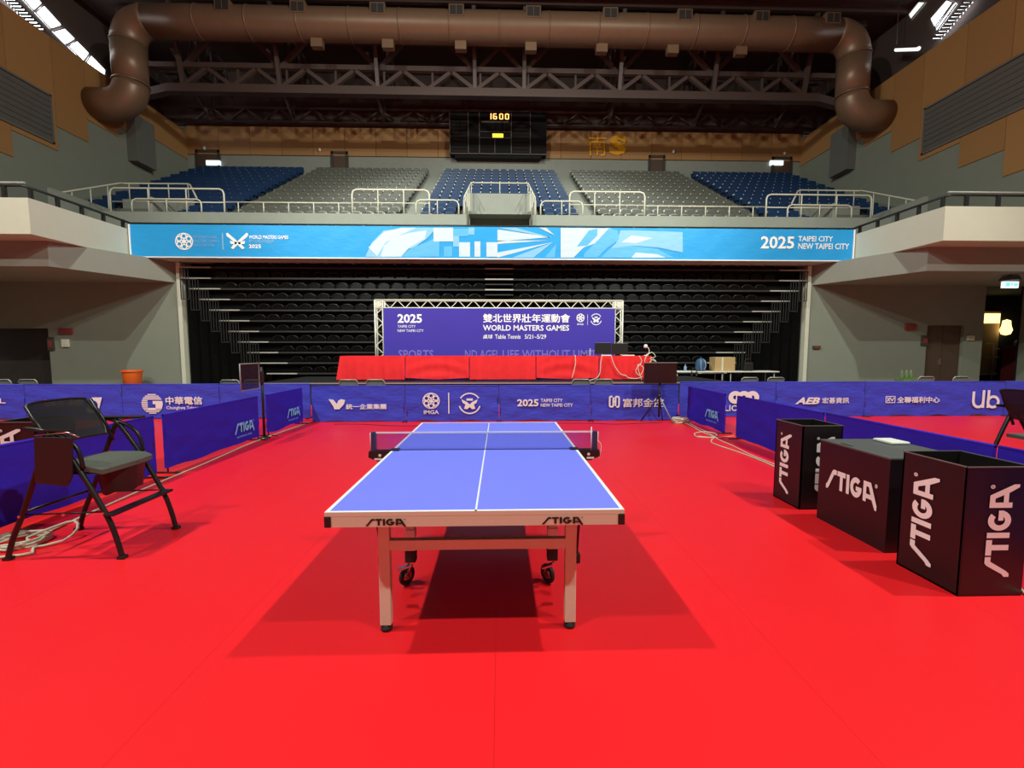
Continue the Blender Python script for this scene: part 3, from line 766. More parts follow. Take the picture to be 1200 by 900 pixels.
imga().put(fb, *bx_(206, 273, 226, 293), .013, 'emblem', 'print_white', bn)
Art().text('INTERNATIONAL', 0, 2.2, 6, 3, .0).text('MASTERS GAMES', 0, 1.1, 6.4, 1.9).text('ASSOCIATION', 0, 0, 5, .8).put(fb, *bx_(227, 276, 257, 289), .013, 'lettering', 'banner_pale', bn)
Art().rect(0, 0, 1, 1).put(fb, *bx_(261, 273, 261.7, 293), .013, 'divider', 'banner_pale', bn)
a = Art()
for s in (-1, 1):
    a.poly([(0, 0), (s * .85, 1.0), (s * 1.0, .92), (s * .95, .62), (s * .15, -.25)]); a.poly([(s * .05, -.1), (s * .7, .05), (s * .62, -.3), (s * .1, -.35)]); a.poly([(0, -.1), (s * .2, -.1), (s * .62, -.8), (s * .4, -.92), (0, -.4)])
a.put(fb, *bx_(266, 273, 291, 292), .013, 'emblem', 'print_white', bn)
Art().text('WORLD MASTERS GAMES', 0, 0, 1, 1, .02).put(fb, *bx_(292, 276, 338, 280), .013, 'lettering', 'print_white', bn)
Art().text('雙北世界壯年運動會', 0, 0, 1, 1, .01).put(fb, *bx_(292, 281, 321, 285), .013, 'lettering', 'banner_pale', bn)
Art().text('2025', 0, 0, 1, 1, .03).put(fb, *bx_(292, 286.5, 306, 291), .013, 'lettering', 'print_white', bn)
Art().text('2025', 0, 0, 1, 1, .03).put(fb, *bx_(891, 277, 931, 291.5), .013, 'lettering', 'print_white', bn)
Art().text('TAIPEI CITY', 0, 0, 1, 1, .02).put(fb, *bx_(935, 277, 976, 283), .013, 'lettering', 'print_white', bn)
Art().text('NEW TAIPEI CITY', 0, 0, 1, 1, .02).put(fb, *bx_(935, 285.5, 995, 292), .013, 'lettering', 'print_white', bn)
# printed pattern in the middle of the banner
def crescent(cx, cy, r0, r1, a0, a1, mat, off):
    P = [(cx + r1 * math.cos(math.radians(a0 + (a1 - a0) * i / 12)), cy - r1 * math.sin(math.radians(a0 + (a1 - a0) * i / 12))) for i in range(13)]
    Q = [(cx + r0 * math.cos(math.radians(a0 + (a1 - a0) * i / 12)), cy - r0 * math.sin(math.radians(a0 + (a1 - a0) * i / 12))) for i in range(13)]
    for i in range(12): bpoly([P[i], P[i + 1], Q[i + 1], Q[i]], mat, off)
bpoly([(428, 301), (436, 284), (450, 270), (490, 267), (512, 267), (500, 280), (486, 290), (462, 296), (445, 302)], 'banner_pale', .026)
bpoly([(446, 301), (450, 288), (462, 278), (480, 273), (500, 270), (498, 280), (480, 290), (470, 301)], 'banner_white', .029)
bpoly([(432, 290), (450, 272), (470, 267), (488, 267), (470, 275), (452, 284), (442, 300)], 'banner_white', .028)
bpoly([(470, 301), (480, 292), (500, 284), (515, 276), (515, 301)], 'banner_mid', .026)
for (a0, b0, a1, b1, m_) in ((508, 267, 531, 283, 'banner_white'), (531, 277, 538, 289, 'banner_pale'), (538, 284, 551, 301, 'banner_white'), (549, 267, 556, 275, 'banner_pale'), (556, 283, 563, 301, 'banner_white'), (570, 284, 583, 301, 'banner_white'), (520, 289, 530, 301, 'banner_mid'), (531, 268, 549, 277, 'banner_mid')):
    bpoly([(a0, b0), (a1, b0), (a1, b1), (a0, b1)], m_, .027)
for tip, e0, e1, m_ in (((648, 279), (583, 267), (605, 267), 'banner_pale'), ((646, 278), (583, 269), (583, 283), 'banner_white'), ((642, 282), (583, 282), (583, 286), 'banner_white'), ((648, 284), (583, 296), (583, 302), 'banner_white'), ((648, 284), (600, 302), (625, 302), 'banner_pale'), ((650, 276), (632, 267), (640, 267), 'banner_white'), ((652, 286), (638, 302), (650, 302), 'banner_mid')):
    bpoly([e0, e1, tip], m_, .026)
bpoly([(657, 267), (716, 267), (704, 283), (684, 290), (672, 302), (657, 302)], 'banner_white', .025)
bpoly([(676, 289), (690, 270), (700, 268), (700, 276), (688, 288)], 'banner_mid', .028)
bpoly([(684, 298), (702, 280), (713, 268), (724, 270), (725, 281), (710, 292), (700, 302), (684, 302)], 'banner_mid', .027)
bpoly([(704, 302), (716, 291), (740, 288), (770, 292), (790, 302)], 'banner_mid', .027)
bpoly([(704, 302), (722, 285), (727, 270), (740, 270), (800, 272), (800, 296), (770, 290), (742, 288), (722, 291)], 'banner_pale', .024)
bpoly([(728, 284), (740, 276), (765, 279), (745, 285)], 'banner_white', .028)
bpoly([(740, 302), (745, 296), (770, 298), (780, 302)], 'banner_white', .029)

# ------------------------------------------------------------------ retracted telescopic stand
YBL = 17.2
bl = thing('telescopic_stand', 'black retracted telescopic seating stand filling the recess under the gallery', 'seating stand', (0, YBL, 0))
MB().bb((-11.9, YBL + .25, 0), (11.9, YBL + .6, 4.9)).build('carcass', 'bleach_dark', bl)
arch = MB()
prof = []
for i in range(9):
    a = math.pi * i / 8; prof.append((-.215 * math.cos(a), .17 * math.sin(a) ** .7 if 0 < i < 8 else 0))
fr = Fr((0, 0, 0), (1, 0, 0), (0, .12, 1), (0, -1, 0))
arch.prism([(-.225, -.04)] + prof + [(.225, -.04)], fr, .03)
arch.tube([(u, -.03 - .12 * (-v) * 0, v) for u, v in prof], .014, 6, 1)  # paler tube paints the highlight along the seat's top edge
seat0 = arch.build('folded_seat', ['bleach_seat', 'bleach_glint'], bl); first = True
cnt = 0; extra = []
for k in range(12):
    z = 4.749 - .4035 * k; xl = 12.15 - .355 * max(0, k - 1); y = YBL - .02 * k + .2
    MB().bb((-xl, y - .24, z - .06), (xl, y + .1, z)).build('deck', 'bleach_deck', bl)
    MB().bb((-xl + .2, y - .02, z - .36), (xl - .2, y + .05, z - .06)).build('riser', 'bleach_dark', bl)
    for s in (-1, 1):
        xa, xb = s * xl, s * (xl - 1.15)
        MB().bb((xa, y - .27, z - .05), (xb, y - .235, z - .005)).build('step_nosing', 'bleach_bright', bl)
    if k < 4:
        MB().bb((-.58, y - .28, z - .05), (.52, y - .235, z)).build('step_nosing', 'bleach_bright', bl)
        MB().bb((-.58, y - .20, z + .17), (.52, y + .02, z + .21)).build('step_nosing', 'bleach_deck', bl)
    x = xl - 1.45
    while x > .7:
        for s in (-1, 1):
            if k >= 4 and x < 4.0: continue
            if s < 0 and k > 9 and x < 4.6: continue
            if cnt < 300:
                o = seat0 if first else seat0.copy()
                if not first: COL.objects.link(o)
                first = False; o.location = (s * x, y - .06, z + .06); cnt += 1
            else: extra.append((s * x, y - .06, z + .06))
        x -= .53
if extra:
    mb = MB(); V = [v.co.copy() for v in seat0.data.vertices]; F = [list(p.vertices) for p in seat0.data.polygons]
    for p in extra: mb.add([v + Vector(p) for v in V], F)
    tag(mb.build('folded_seat_rows', ['bleach_seat', 'bleach_glint'], bl), kind='stuff')
for k in range(8):
    z = 4.65 - .4035 * k
    for s in (-1, 1):
        x0 = 12.0 - .355 * k; y = YBL - .28
        mb = MB()
        for q in range(4): mb.tube([(s * (x0 - .1 * q), y, z - 1.15), (s * (x0 - .1 * q), y, z)], .014, 4)
        mb.tube([(s * x0, y, z), (s * (x0 - .3), y, z)], .014, 4); mb.tube([(s * x0, y, z - 1.15), (s * (x0 - .3), y, z - 1.15)], .018, 4)
        mb.build('end_rail', 'bleach_deck', bl)
for s in (-1, 1):
    mb = MB(); mb.grid(lambda u, v: Vector((s * (7.9 + 4.2 * u), YBL + .12 + .05 * math.sin(u * 70), .0 + v * (.15 + 4.5 * min(1, max(0, (u * 4.2) / 4.0)))) ), 80, 4)
    mb.build('end_curtain', 'curtain_black', bl)

# ------------------------------------------------------------------ stage, backdrop, red tables
ZS = .64
st = thing('stage', 'low black stage with a pale front edge', 'stage', (0, 14.4, 0))
MB().bb((-6.95, 12.72, 0), (6.9, 15.75, ZS - .04)).build('platform', 'stage_black', st)
MB().bb((-6.95, 12.70, ZS - .04), (6.9, 15.75, ZS)).build('deck', 'stage_black', st)
MB().bb((-6.97, 12.68, ZS - .035), (6.92, 12.70, ZS)).build('edge_strip', 'stage_edge', st)
YK = 15.2
bt = thing('truss_frame', 'silver aluminium lattice truss arch framing the purple backdrop', 'truss frame', (0, YK, ZS))
xa, xb = atY(439, 352, YK).x, atY(730, 352, YK).x; zt = atY(586, 352, YK).z; T = .27
def lattice(p, q, off1, off2):
    """square lattice girder from p to q"""
    p, q, a, b = Vector(p), Vector(q), Vector(off1), Vector(off2)
    C = [p, p + a, p + b, p + a + b]; dv = q - p
    for c in C: MB().tube([c, c + dv], .028, 6).build('chord', 'truss_alu', bt)
    n = max(2, round(dv.length / .26))
    for i in range(n):
        f0, f1 = i / n, (i + 1) / n
        (s0, s1) = (C[0], C[1]) if i % 2 == 0 else (C[1], C[0])
        MB().tube([s0 + dv * f0, s1 + dv * f1], .017, 4).build('brace', 'truss_alu', bt)
lattice((xa, YK, ZS + .04), (xa, YK, zt), (T, 0, 0), (0, T, 0))
lattice((xb - T, YK, ZS + .04), (xb - T, YK, zt), (T, 0, 0), (0, T, 0))
lattice((xa, YK, zt - T), (xb, YK, zt - T), (0, 0, T), (0, T, 0))
for x in (xa, xb - T):
    MB().bb((x - .06, YK - .06, ZS), (x + T + .06, YK + T + .06, ZS + .02)).build('base_plate', 'truss_alu', bt)
    MB().tube([(x + T / 2, YK - .03, zt - T / 2 - .001), (x + T / 2, YK, zt - T / 2)], .11, 12).build('corner_disc', 'truss_alu', bt)
YP = YK - .05
bd = thing('backdrop', 'purple event backdrop with white event title', 'backdrop', (0, YP, ZS))
pb = atY(449, 361, YP); pc = atY(721, 361, YP)
MB().bb((pb.x, YP, ZS + .05), (pc.x, YP + .012, pb.z)).build('cloth', 'backdrop_purple', bd)
fp = front(YP)
def pr_(art, pxb, mat='print_white', name='lettering'):
    a = atY(pxb[0], pxb[3], YP); b = atY(pxb[2], pxb[1], YP)
    art.put(fp, a.x, a.z, b.x, b.z, .006, name, mat, bd)
pr_(Art().text('2025', 0, 0, 1, 1, .035), (466, 368, 494.5, 378.5))
pr_(Art().text('TAIPEI CITY', 0, 0, 1, 1), (466, 381, 487, 384))
pr_(Art().text('NEW TAIPEI CITY', 0, 0, 1, 1), (466, 386, 496.5, 389))
pr_(Art().text('雙北世界壯年運動會', 0, 0, 1, 1, .022), (566, 368, 668, 378))
pr_(Art().text('WORLD MASTERS GAMES', 0, 0, 1, 1, .022), (566, 381, 667, 387.5))
pr_(Art().text('桌球', 0, 0, 1, 1, .012), (566, 392, 577.5, 397))
pr_(Art().text('Table Tennis', 0, 0, 1, 1, .012), (580, 392, 610, 397))
pr_(Art().text('5/21–5/29', 0, 0, 1, 1, .012), (615, 392, 640, 397))
pr_(imga(), (675.5, 367.5, 685, 377.5), name='emblem'); pr_(Art().text('IMGA', 0, 0, 1, 1, .02), (676.5, 379, 684, 381))
pr_(Art().rect(0, 0, 1, 1), (688.3, 368, 688.8, 381), name='divider')
pr_(wings_emblem(), (692, 367.5, 705, 381), name='emblem')
pr_(Art().text('SPORTS', 0, 0, 1, 1, .02), (467, 410, 508, 420.5), 'print_lilac')
pr_(Art().text('ND AGE!', 0, 0, 1, 1, .02), (545, 410, 583, 420.5), 'print_lilac')
pr_(Art().text('LIFE WITHOUT LIMIT', 0, 0, 1, 1, .02), (589, 410, 699, 420.5), 'print_lilac')

YR = 13.45; ZT = 1.405
xe = [atY(p, 417, YR).x for p in (398, 475, 550, 628, 702, 764)]
desc = ['plain red cloth, farthest from the monitors', 'red cloth with one deep swag', 'smooth red cloth in the middle of the row', 'red cloth with a curved swag beside the monitors', 'red cloth covered in loose white cables']
for i in range(5):
    x0, x1 = xe[i] + .012, xe[i + 1] - .012
    t = thing('covered_table', 'table under ' + desc[i], 'table', ((x0 + x1) / 2, YR + .4, ZS), None)
    random.seed(i + 3); ph = random.random() * 6; sw = (1, 3)
    def drape(u, v):
        x = x0 + (x1 - x0) * u; z = ZT - v * .72
        fold = .020 * math.sin(u * 17 + ph + 2 * math.sin(u * 9)) * v + .014 * math.sin(u * 43 + ph * 2) * v
        edge = .045 * v * (math.exp(-((u) / .05) ** 2) + math.exp(-((1 - u) / .05) ** 2))
        s_ = 0
        if i in sw:
            d_ = (u - .5) * 2; c = .75 * d_ * d_; s_ = .014 * math.sin((v + .40 * (1 - d_ * d_)) * 11) * (1 - d_ * d_) * min(1, v * 3)
        flare = -.10 * v if i == 0 and u < .02 else 0
        if i in sw: z += .05 * v * v * abs((u - .5) * 2)
        return Vector((x + flare, YR - fold - edge - s_ - .01 - .03 * v, z))
    mb = MB(); mb.grid(drape, 48, 12)
    mb.grid(lambda u, v: Vector((x0 + (x1 - x0) * u, YR - .01 + .75 * v, ZT)), 4, 2, smooth=False)
    mb.grid(lambda u, v: Vector((x0 - (.10 * v if i == 0 else 0), YR - .01 + .75 * u, ZT - .72 * v)), 6, 4)
    mb.grid(lambda u, v: Vector((x1 + (.04 * v if i == 4 else 0), YR - .01 + .75 * u, ZT - .72 * v)), 6, 4)
    mb.build('tablecloth', 'red_cloth', t)
    MB().bb((x0 + .03, YR + .02, ZT - .035), (x1 - .03, YR + .70, ZT - .004)).build('tabletop', 'paper_white', t)
    for a in (x0 + .12, x1 - .12):
        for b in (YR + .1, YR + .62): MB().tube([(a, b, ZS), (a, b, ZT - .03)], .02, 6).build('leg', 'rail_grey', t)
# on the red tables
def monitor(px0, px1, py0, label):
    a = atY(px0, py0, YR + .3); b = atY(px1, py0, YR + .3); cx = (a.x + b.x) / 2; w_ = b.x - a.x
    t = thing('computer_monitor', label, 'monitor', (cx, YR + .35, ZT))
    MB().bb((a.x, YR + .28, a.z - .36), (b.x, YR + .32, a.z)).build('rear_shell', 'screen_black', t, .008)
    MB().bb((a.x + .02, YR + .32, a.z - .34), (b.x - .02, YR + .326, a.z - .02)).build('screen', 'screen_black', t)
    MB().bb((cx - .03, YR + .32, ZT), (cx + .03, YR + .36, a.z - .1)).build('stand', 'black_plastic', t)
    MB().bb((cx - .13, YR + .25, ZT), (cx + .13, YR + .45, ZT + .015)).build('foot', 'black_plastic', t)
monitor(697, 716.3, 401.5, 'black computer monitor on the red table, next to the water bottle')
monitor(716.8, 736, 402, 'black computer monitor on the red table, next to the white gooseneck lamp')
p = atY(691.5, 416, YR + .2)
t = thing('water_bottle', 'small clear water bottle on the red table', 'bottle', (p.x, YR + .2, ZT))
MB().lathe([(.032, 0), (.035, .02), (.035, .13), (.028, .16), (.012, .185), (.012, .2)], (p.x, YR + .2, ZT), 12).build('body', 'bottle_clear', t)
MB().lathe([(.015, .2), (.015, .225), (0, .226)], (p.x, YR + .2, ZT), 10).build('cap', 'print_white', t)
for px0, px1, lb in ((705, 716, 'white keyboard in front of the monitor next to the bottle'), (729, 743, 'white keyboard in front of the monitor next to the lamp')):
    a = atY(px0, 415, YR + .12); b = atY(px1, 415, YR + .12)
    t = thing('keyboard', lb, 'keyboard', (a.x, YR + .12, ZT)); MB().bb((a.x, YR + .05, ZT), (b.x, YR + .19, ZT + .03)).build('case', 'paper_white', t, .005)
    for r_ in range(3): MB().bb((a.x + .015, YR + .065 + .04 * r_, ZT + .03), (b.x - .015, YR + .095 + .04 * r_, ZT + .036)).build('key_row', 'rail_grey', t)
p = atY(767, 420, YR + .2)
t = thing('gooseneck_lamp', 'white gooseneck lamp with a round head at the end of the red tables', 'lamp', (p.x, YR + .2, ZT))
px_ = xe[5] - .12
MB().lathe([(.07, 0), (.07, .015), (.03, .025)], (px_, YR + .2, ZT), 14).build('base', 'paper_white', t)
MB().tube([(px_, YR + .2, ZT + .02), (px_ + .09, YR + .2, ZT + .08), (px_ + .10, YR + .2, ZT + .18), (px_ + .05, YR + .2, ZT + .27), (px_, YR + .2, ZT + .31)], .013, 8).build('neck', 'paper_white', t)
MB().lathe([(.02, .05), (.055, .03), (.06, -.03), (.045, -.06), (0, -.065)], (px_ - .02, YR + .19, ZT + .31), 14).build('head', 'paper_white', t)
def cable(name, pix, Y, label, r=.012, mat='cable_white', group=None):
    pts = [atY(a, b, Y) for a, b in pix]
    o = MB().tube(smooth_path(pts), r, 6).build(name, mat); return tag(o, label, 'cable', group)
def smooth_path(P, n=5):
    P = [Vector(p) for p in P]; out = []
    for i in range(len(P) - 1):
        a, b, c, d = P[max(i - 1, 0)], P[i], P[i + 1], P[min(i + 2, len(P) - 1)]
        for j in range(n):
            t = j / n; out.append(.5 * ((2 * b) + (c - a) * t + (2 * a - 5 * b + 4 * c - d) * t * t + (3 * b - a - 3 * c + d) * t ** 3))
    out.append(P[-1]); return out
YC = YR - .11
cable('white_cable', [(674, 416), (674.5, 424), (673, 433), (670, 443)], YC, 'thin white cable hanging down the red cloth nearest the bottle')
cable('white_cable', [(706, 415), (704, 425), (703, 437), (699, 443), (690, 446)], YC, 'white cable dropping from the keyboard by the bottle')
cable('white_cable', [(716, 416), (720, 428), (727, 438), (733, 440), (737, 443), (747, 443.5), (753, 441)], YC, 'white cable sagging diagonally across the red cloth')
cable('white_cable', [(749, 417), (752, 424), (745, 434), (750, 440), (754, 431), (747, 428), (752, 446)], YC - .05, 'tangled white cable at the end of the red tables')
cable('white_cable', [(757, 418), (755, 424), (758, 417), (764, 413), (768, 418), (762, 420), (769, 424), (765, 421), (759, 428)], YC, 'looped white cable under the gooseneck lamp')

# ------------------------------------------------------------------ things behind the barriers
def folding_chair():
    t = thing('folding_chair', 'x', 'chair', (0, 0, 0), 'folding chairs behind the barriers', local=True)
    for s in (-1, 1):
        MB().tube([(s * .21, -.26, 0), (s * .21, .16, .60), (s * .21, .20, .72)], .012, 6).build('leg', 'folding_frame', t)
        MB().tube([(s * .19, .24, 0), (s * .19, -.18, .44)], .012, 6).build('leg', 'folding_frame', t)
    MB().tube([(-.21, .18, .66), (-.21, .222, .84), (-.17, .226, .88), (.17, .226, .88), (.21, .222, .84), (.21, .18, .66)], .014, 6).build('back_frame', 'folding_frame', t)
    MB().prism([(-.2, .62), (.2, .62), (.2, .84), (.17, .872), (-.17, .872), (-.2, .84)], Fr((0, .145, 0), (1, 0, 0), (0, .085, 1), (0, -1, 0)), .02).build('backrest', 'folding_grey', t)
    MB().box((0, -.02, .45), (.40, .40, .03)).build('seat', 'folding_grey', t, .01)
    return t
fc = folding_chair(); firstc = True
for px, Y, rot, lb in ((14, 10.9, math.pi, 'beside the airline logo barrier, farther from the airline tail logo'), (44, 10.9, math.pi, 'beside the airline logo barrier, nearer to the airline tail logo'), (276, 10.6, math.pi, 'behind the score screen on its pole'), (303, 10.6, math.pi, 'just next to the score screen pole'),
        (412, 10.6, math.pi, 'behind the bird logo barrier, under the corner of the red cloth'), (443, 10.6, math.pi, 'behind the bird logo barrier, second from the corner of the red cloth'), (679, 10.6, math.pi, 'behind the 2025 barrier, below the first hanging white cable'), (705, 10.6, math.pi, 'behind the barrier, below the monitors'),
        (873, 11.2, math.pi, 'behind the three-circle logo barrier, nearer the cardboard box'), (903, 11.2, math.pi, 'behind the three-circle logo barrier, nearer the seam of the AEB barrier'), (1076, 11.4, math.pi, 'in front of the green crate'), (1116, 11.4, math.pi, 'in front of the brown double door')):
    o = fc if firstc else copy_tree(fc); firstc = False
    p = atY(px, 447, Y); o.location = (p.x, Y, 0); o.rotation_euler = (0, 0, rot)
    o['label'] = 'grey folding chair ' + lb
# bin by the wall
t = thing('orange_bin', 'orange plastic bin standing by the grey wall', 'bin', (-13.64, 16.5, 0))
MB().lathe([(.24, 0), (.30, .78), (.30, .80), (.33, .80), (.33, .85), (.28, .85), (.23, .05), (0, .04)], (-13.64, 16.5, 0), 24).build('tub', 'bin_orange', t)
MB().tube([(-13.64 + .33 * math.cos(a), 16.5 + .33 * math.sin(a), .80) for a in [i * math.pi / 10 for i in range(20)]], .018, 6, closed=True).build('rim', 'bin_orange', t)
# folding tables with the luggage
YQ, ZQ = 16.25, .80
xq = [atY(p, 434, YQ).x for p in (786, 848, 908)]
for i in range(2):
    x0, x1 = xq[i] + .01, xq[i + 1] - .01
    t = thing('folding_table', ('white folding table with the blue backpack on it' if i == 0 else 'white folding table with the cardboard box on it'), 'table', ((x0 + x1) / 2, YQ, 0))
    MB().bb((x0, YQ - .3, ZQ - .04), (x1, YQ + .4, ZQ)).build('tabletop', 'paper_white', t, .008)
    for a in (x0 + .15, x1 - .15):
        for b in (YQ - .22, YQ + .32): MB().tube([(a, b, 0), (a, b, ZQ - .04)], .018, 6).build('leg', 'rail_grey', t)
        MB().tube([(a, YQ - .22, .3), (a, YQ + .32, .3)], .014, 6).build('stretcher', 'rail_grey', t)
a = atY(837, 432, YQ - .1); b = atY(861, 418.5, YQ - .1)
t = thing('cardboard_box', 'brown cardboard box on the white folding table', 'box', ((a.x + b.x) / 2, YQ, ZQ))
MB().bb((a.x, YQ - .15, ZQ), (b.x, YQ + .3, b.z)).build('carton', 'cardboard', t, .006)
MB().bb((a.x + .05, YQ + .05, b.z), (b.x - .05, YQ + .11, b.z + .003)).build('tape', 'paper_white', t)
MB().bb((a.x + .25, YQ - .153, ZQ + .02), (a.x + .31, YQ - .149, b.z - .02)).build('tape', 'apron_beige', t)
p = atY(821, 432, YQ)
t = thing('backpack', 'dark blue backpack with pale straps on the folding table', 'bag', (p.x, YQ, ZQ))
MB().lathe([(.14, 0), (.18, .05), (.19, .25), (.16, .40), (.08, .47), (0, .48)], (p.x, YQ, ZQ), 14).build('body', 'pack_blue', t)
for s in (-1, 1): MB().tube([(p.x + s * .05, YQ - .19, ZQ + .05), (p.x + s * .09, YQ - .22, ZQ + .2), (p.x + s * .08, YQ - .19, ZQ + .36), (p.x + s * .05, YQ - .1, ZQ + .44)], .022, 6).build('strap', 'bottle_clear', t)
MB().tube([(p.x - .04, YQ, ZQ + .46), (p.x, YQ, ZQ + .52), (p.x + .04, YQ, ZQ + .46)], .012, 6).build('handle', 'pack_blue', t)
p = atY(876, 432, YQ)
t = thing('shoulder_bag', 'black shoulder bag beside the cardboard box', 'bag', (p.x, YQ, ZQ))
MB().box((p.x, YQ, ZQ + .16), (.34, .2, .32)).build('body', 'black_plastic', t, .03)
MB().tube([(p.x - .15, YQ, ZQ + .3), (p.x - .08, YQ, ZQ + .45), (p.x + .08, YQ, ZQ + .45), (p.x + .15, YQ, ZQ + .3)], .016, 6).build('strap', 'black_plastic', t)
p = atY(803, 432, YQ)
t = thing('water_jug', 'small bluish water bottle beside the backpack', 'bottle', (p.x, YQ, ZQ))
MB().lathe([(.05, 0), (.055, .02), (.055, .15), (.02, .2), (.02, .24)], (p.x, YQ, ZQ), 12).build('body', 'bottle_clear', t)
MB().lathe([(.024, .24), (.024, .27), (0, .27)], (p.x, YQ, ZQ), 10).build('cap', 'pack_blue', t)
p = atY(809, 432, YQ)
t = thing('headphones', 'black headset hanging over the edge of the folding table', 'headset', (p.x, YQ - .3, ZQ))
MB().tube([(p.x - .09, YQ - .33, ZQ - .14), (p.x - .09, YQ - .33, ZQ + .04), (p.x - .04, YQ - .31, ZQ + .12), (p.x + .04, YQ - .31, ZQ + .12), (p.x + .09, YQ - .33, ZQ + .04), (p.x + .09, YQ - .33, ZQ - .14)], .016, 6).build('band', 'black_plastic', t)
for s in (-1, 1): MB().lathe([(.0, -.05), (.04, -.045), (.045, .03), (0, .04)], (p.x + s * .09, YQ - .335, ZQ - .14), 10).build('ear_cup', 'black_plastic', t)
# small things along the right-hand wall
p = atY(1063, 447, 15.6)
t = thing('green_crate', 'green and white crate with bottles by the grey wall', 'crate', (p.x, 15.6, 0))
MB().bb((p.x - .3, 15.4, 0), (p.x + .25, 15.8, .55)).build('crate', 'leaf_green', t, .01)
random.seed(5)
for i in range(6):
    x = p.x - .25 + .085 * i; MB().lathe([(.035, .55), (.04, .57), (.04, .74), (.015, .80), (.015, .84), (0, .84)], (x, 15.55 + .1 * (i % 2), 0), 8).build('bottle', 'paper_white' if i % 2 else 'leaf_green', t)
for (px, py, w_, h_, mt, nm, lb) in ((1067, 383, .42, .26, 'sign_red', 'wall_sign', 'small red wall sign above the fire alarm beside the brown door'), (1083.5, 399, .26, .40, 'door_dark', 'alarm_box', 'dark alarm box beside the brown double door'), (1137.5, 396, .28, .2, 'plaster_white', 'notice', 'pale notice between the brown door and the lobby opening'),
        (77, 388, .5, .22, 'sign_red', 'wall_sign', 'faint red wall sign above the dark doorway notices'), (59.5, 403, .22, .5, 'door_dark', 'alarm_box', 'dark alarm box beside the dark doorway'), (76.5, 402, .26, .3, 'plaster_white', 'notice', 'small white notice next to the dark doorway'), (957, 407, .3, .12, 'door_dark', 'alarm_lamp', 'small alarm unit with red lamps by the black curtain')):
    p = atY(px, py, 17.16)
    t = thing(nm, lb, 'sign' if 'sign' in nm or nm == 'notice' else 'alarm', (p.x, 17.15, p.z))
    MB().bb((p.x - w_ / 2, 17.13, p.z - h_ / 2), (p.x + w_ / 2, 17.2, p.z + h_ / 2)).build('case', mt, t, .008)
    MB().bb((p.x - w_ * .3, 17.122, p.z - h_ * .25), (p.x + w_ * .3, 17.13, p.z + h_ * .25)).build('face_plate', mt if mt != 'door_dark' else 'sign_red', t)
# lobby: exit sign, lamp, doorway with shelf
p = atY(1185, 333.5, 14.6)
t = thing('exit_sign', 'lit green exit sign hanging in front of the lobby opening', 'sign', (p.x, 14.6, p.z))
MB().bb((p.x - .27, 14.6, p.z - .11), (p.x + .27, 14.68, p.z + .11)).build('light_box', 'exit_white', t)
a = Art().rect(0, 0, .35, 1).rect(.45, .25, .6, .9).rect(.68, .1, 1, .8); a.put(front(14.6), p.x - .2, p.z - .07, p.x + .22, p.z + .07, .006, 'pictogram', 'exit_cyan', t)
MB().lathe([(.26, .0), (.26, .06), (.2, .16), (0, .19)], (p.x, 14.65, p.z + .14), 16).build('housing', 'glass_dark', t)
MB().tube([(p.x, 14.65, p.z + .3), (p.x, 14.65, 4.15)], .03, 6).build('hanger', 'black_plastic', t)
p = atY(1183.5, 383, 20.2)
t = thing('wall_lamp', 'glowing warm yellow wall lamp in the dark lobby', 'lamp', (p.x, 20.5, p.z))
MB().lathe([(0, -.40), (.16, -.34), (.22, -.15), (.16, .08), (.14, .30), (0, .36)], (p.x, 20.35, p.z), 16).build('shade', 'lamp_warm', t)
MB().bb((p.x - .08, 20.4, p.z - .1), (p.x + .08, 20.6, p.z + .1)).build('bracket', 'black_plastic', t)
a0 = atY(1147, 365, 20.5); b0 = atY(1167, 440, 20.5)
t = tag(MB().bb((a0.x, 20.52, b0.z), (b0.x, 20.6, a0.z)).build('window_6', 'beige_poster'), 'lit side room seen through the lobby', kind='structure')
MB().bb((a0.x + .05, 20.48, a0.z - .55), (b0.x - .05, 20.52, a0.z - .1)).build('ceiling_glow', 'lamp_warm', t)
rk = thing('coat_rack', 'white metal rack standing in the lobby', 'rack', ((a0.x + b0.x) / 2, 20.3, 0))
cx = (a0.x + b0.x) / 2
MB().tube([(cx + .1, 20.3, .15), (cx + .1, 20.3, 1.9)], .025, 6).build('pole', 'paper_white', rk)
for z, x0, x1 in ((1.9, cx - .3, cx + .1), (1.65, cx + .1, cx + .4), (1.25, cx - .35, cx + .4), (.45, cx - .35, cx + .4)): MB().tube([(x0, 20.3, z), (x1, 20.3, z)], .02, 6).build('bar', 'paper_white', rk)
MB().bb((cx - .3, 20.15, 0), (cx + .4, 20.45, .12)).build('foot', 'rail_grey', rk)
p = atY(1190, 440, 18.6)
t = thing('cabinet', 'dark maroon cabinet standing in the lobby', 'cabinet', (p.x, 18.6, 0))
MB().bb((p.x - .35, 18.2, 0), (p.x + .9, 18.9, 1.75)).build('body', 'sign_red', t, .01)
MB().bb((p.x + .25, 18.19, .05), (p.x + .26, 18.2, 1.7)).build('door_gap', 'joint_dark', t)
MB().bb((p.x + .18, 18.16, .8), (p.x + .2, 18.2, 1.0)).build('handle', 'chrome', t)
tag(MB().lathe([(.45, 0), (.42, .2), (.25, .38), (0, .42)], (p.x + .4, 18.55, 1.75), 14).build('white_cover', 'paper_white'), 'white cloth bundle on top of the maroon cabinet', 'cloth')

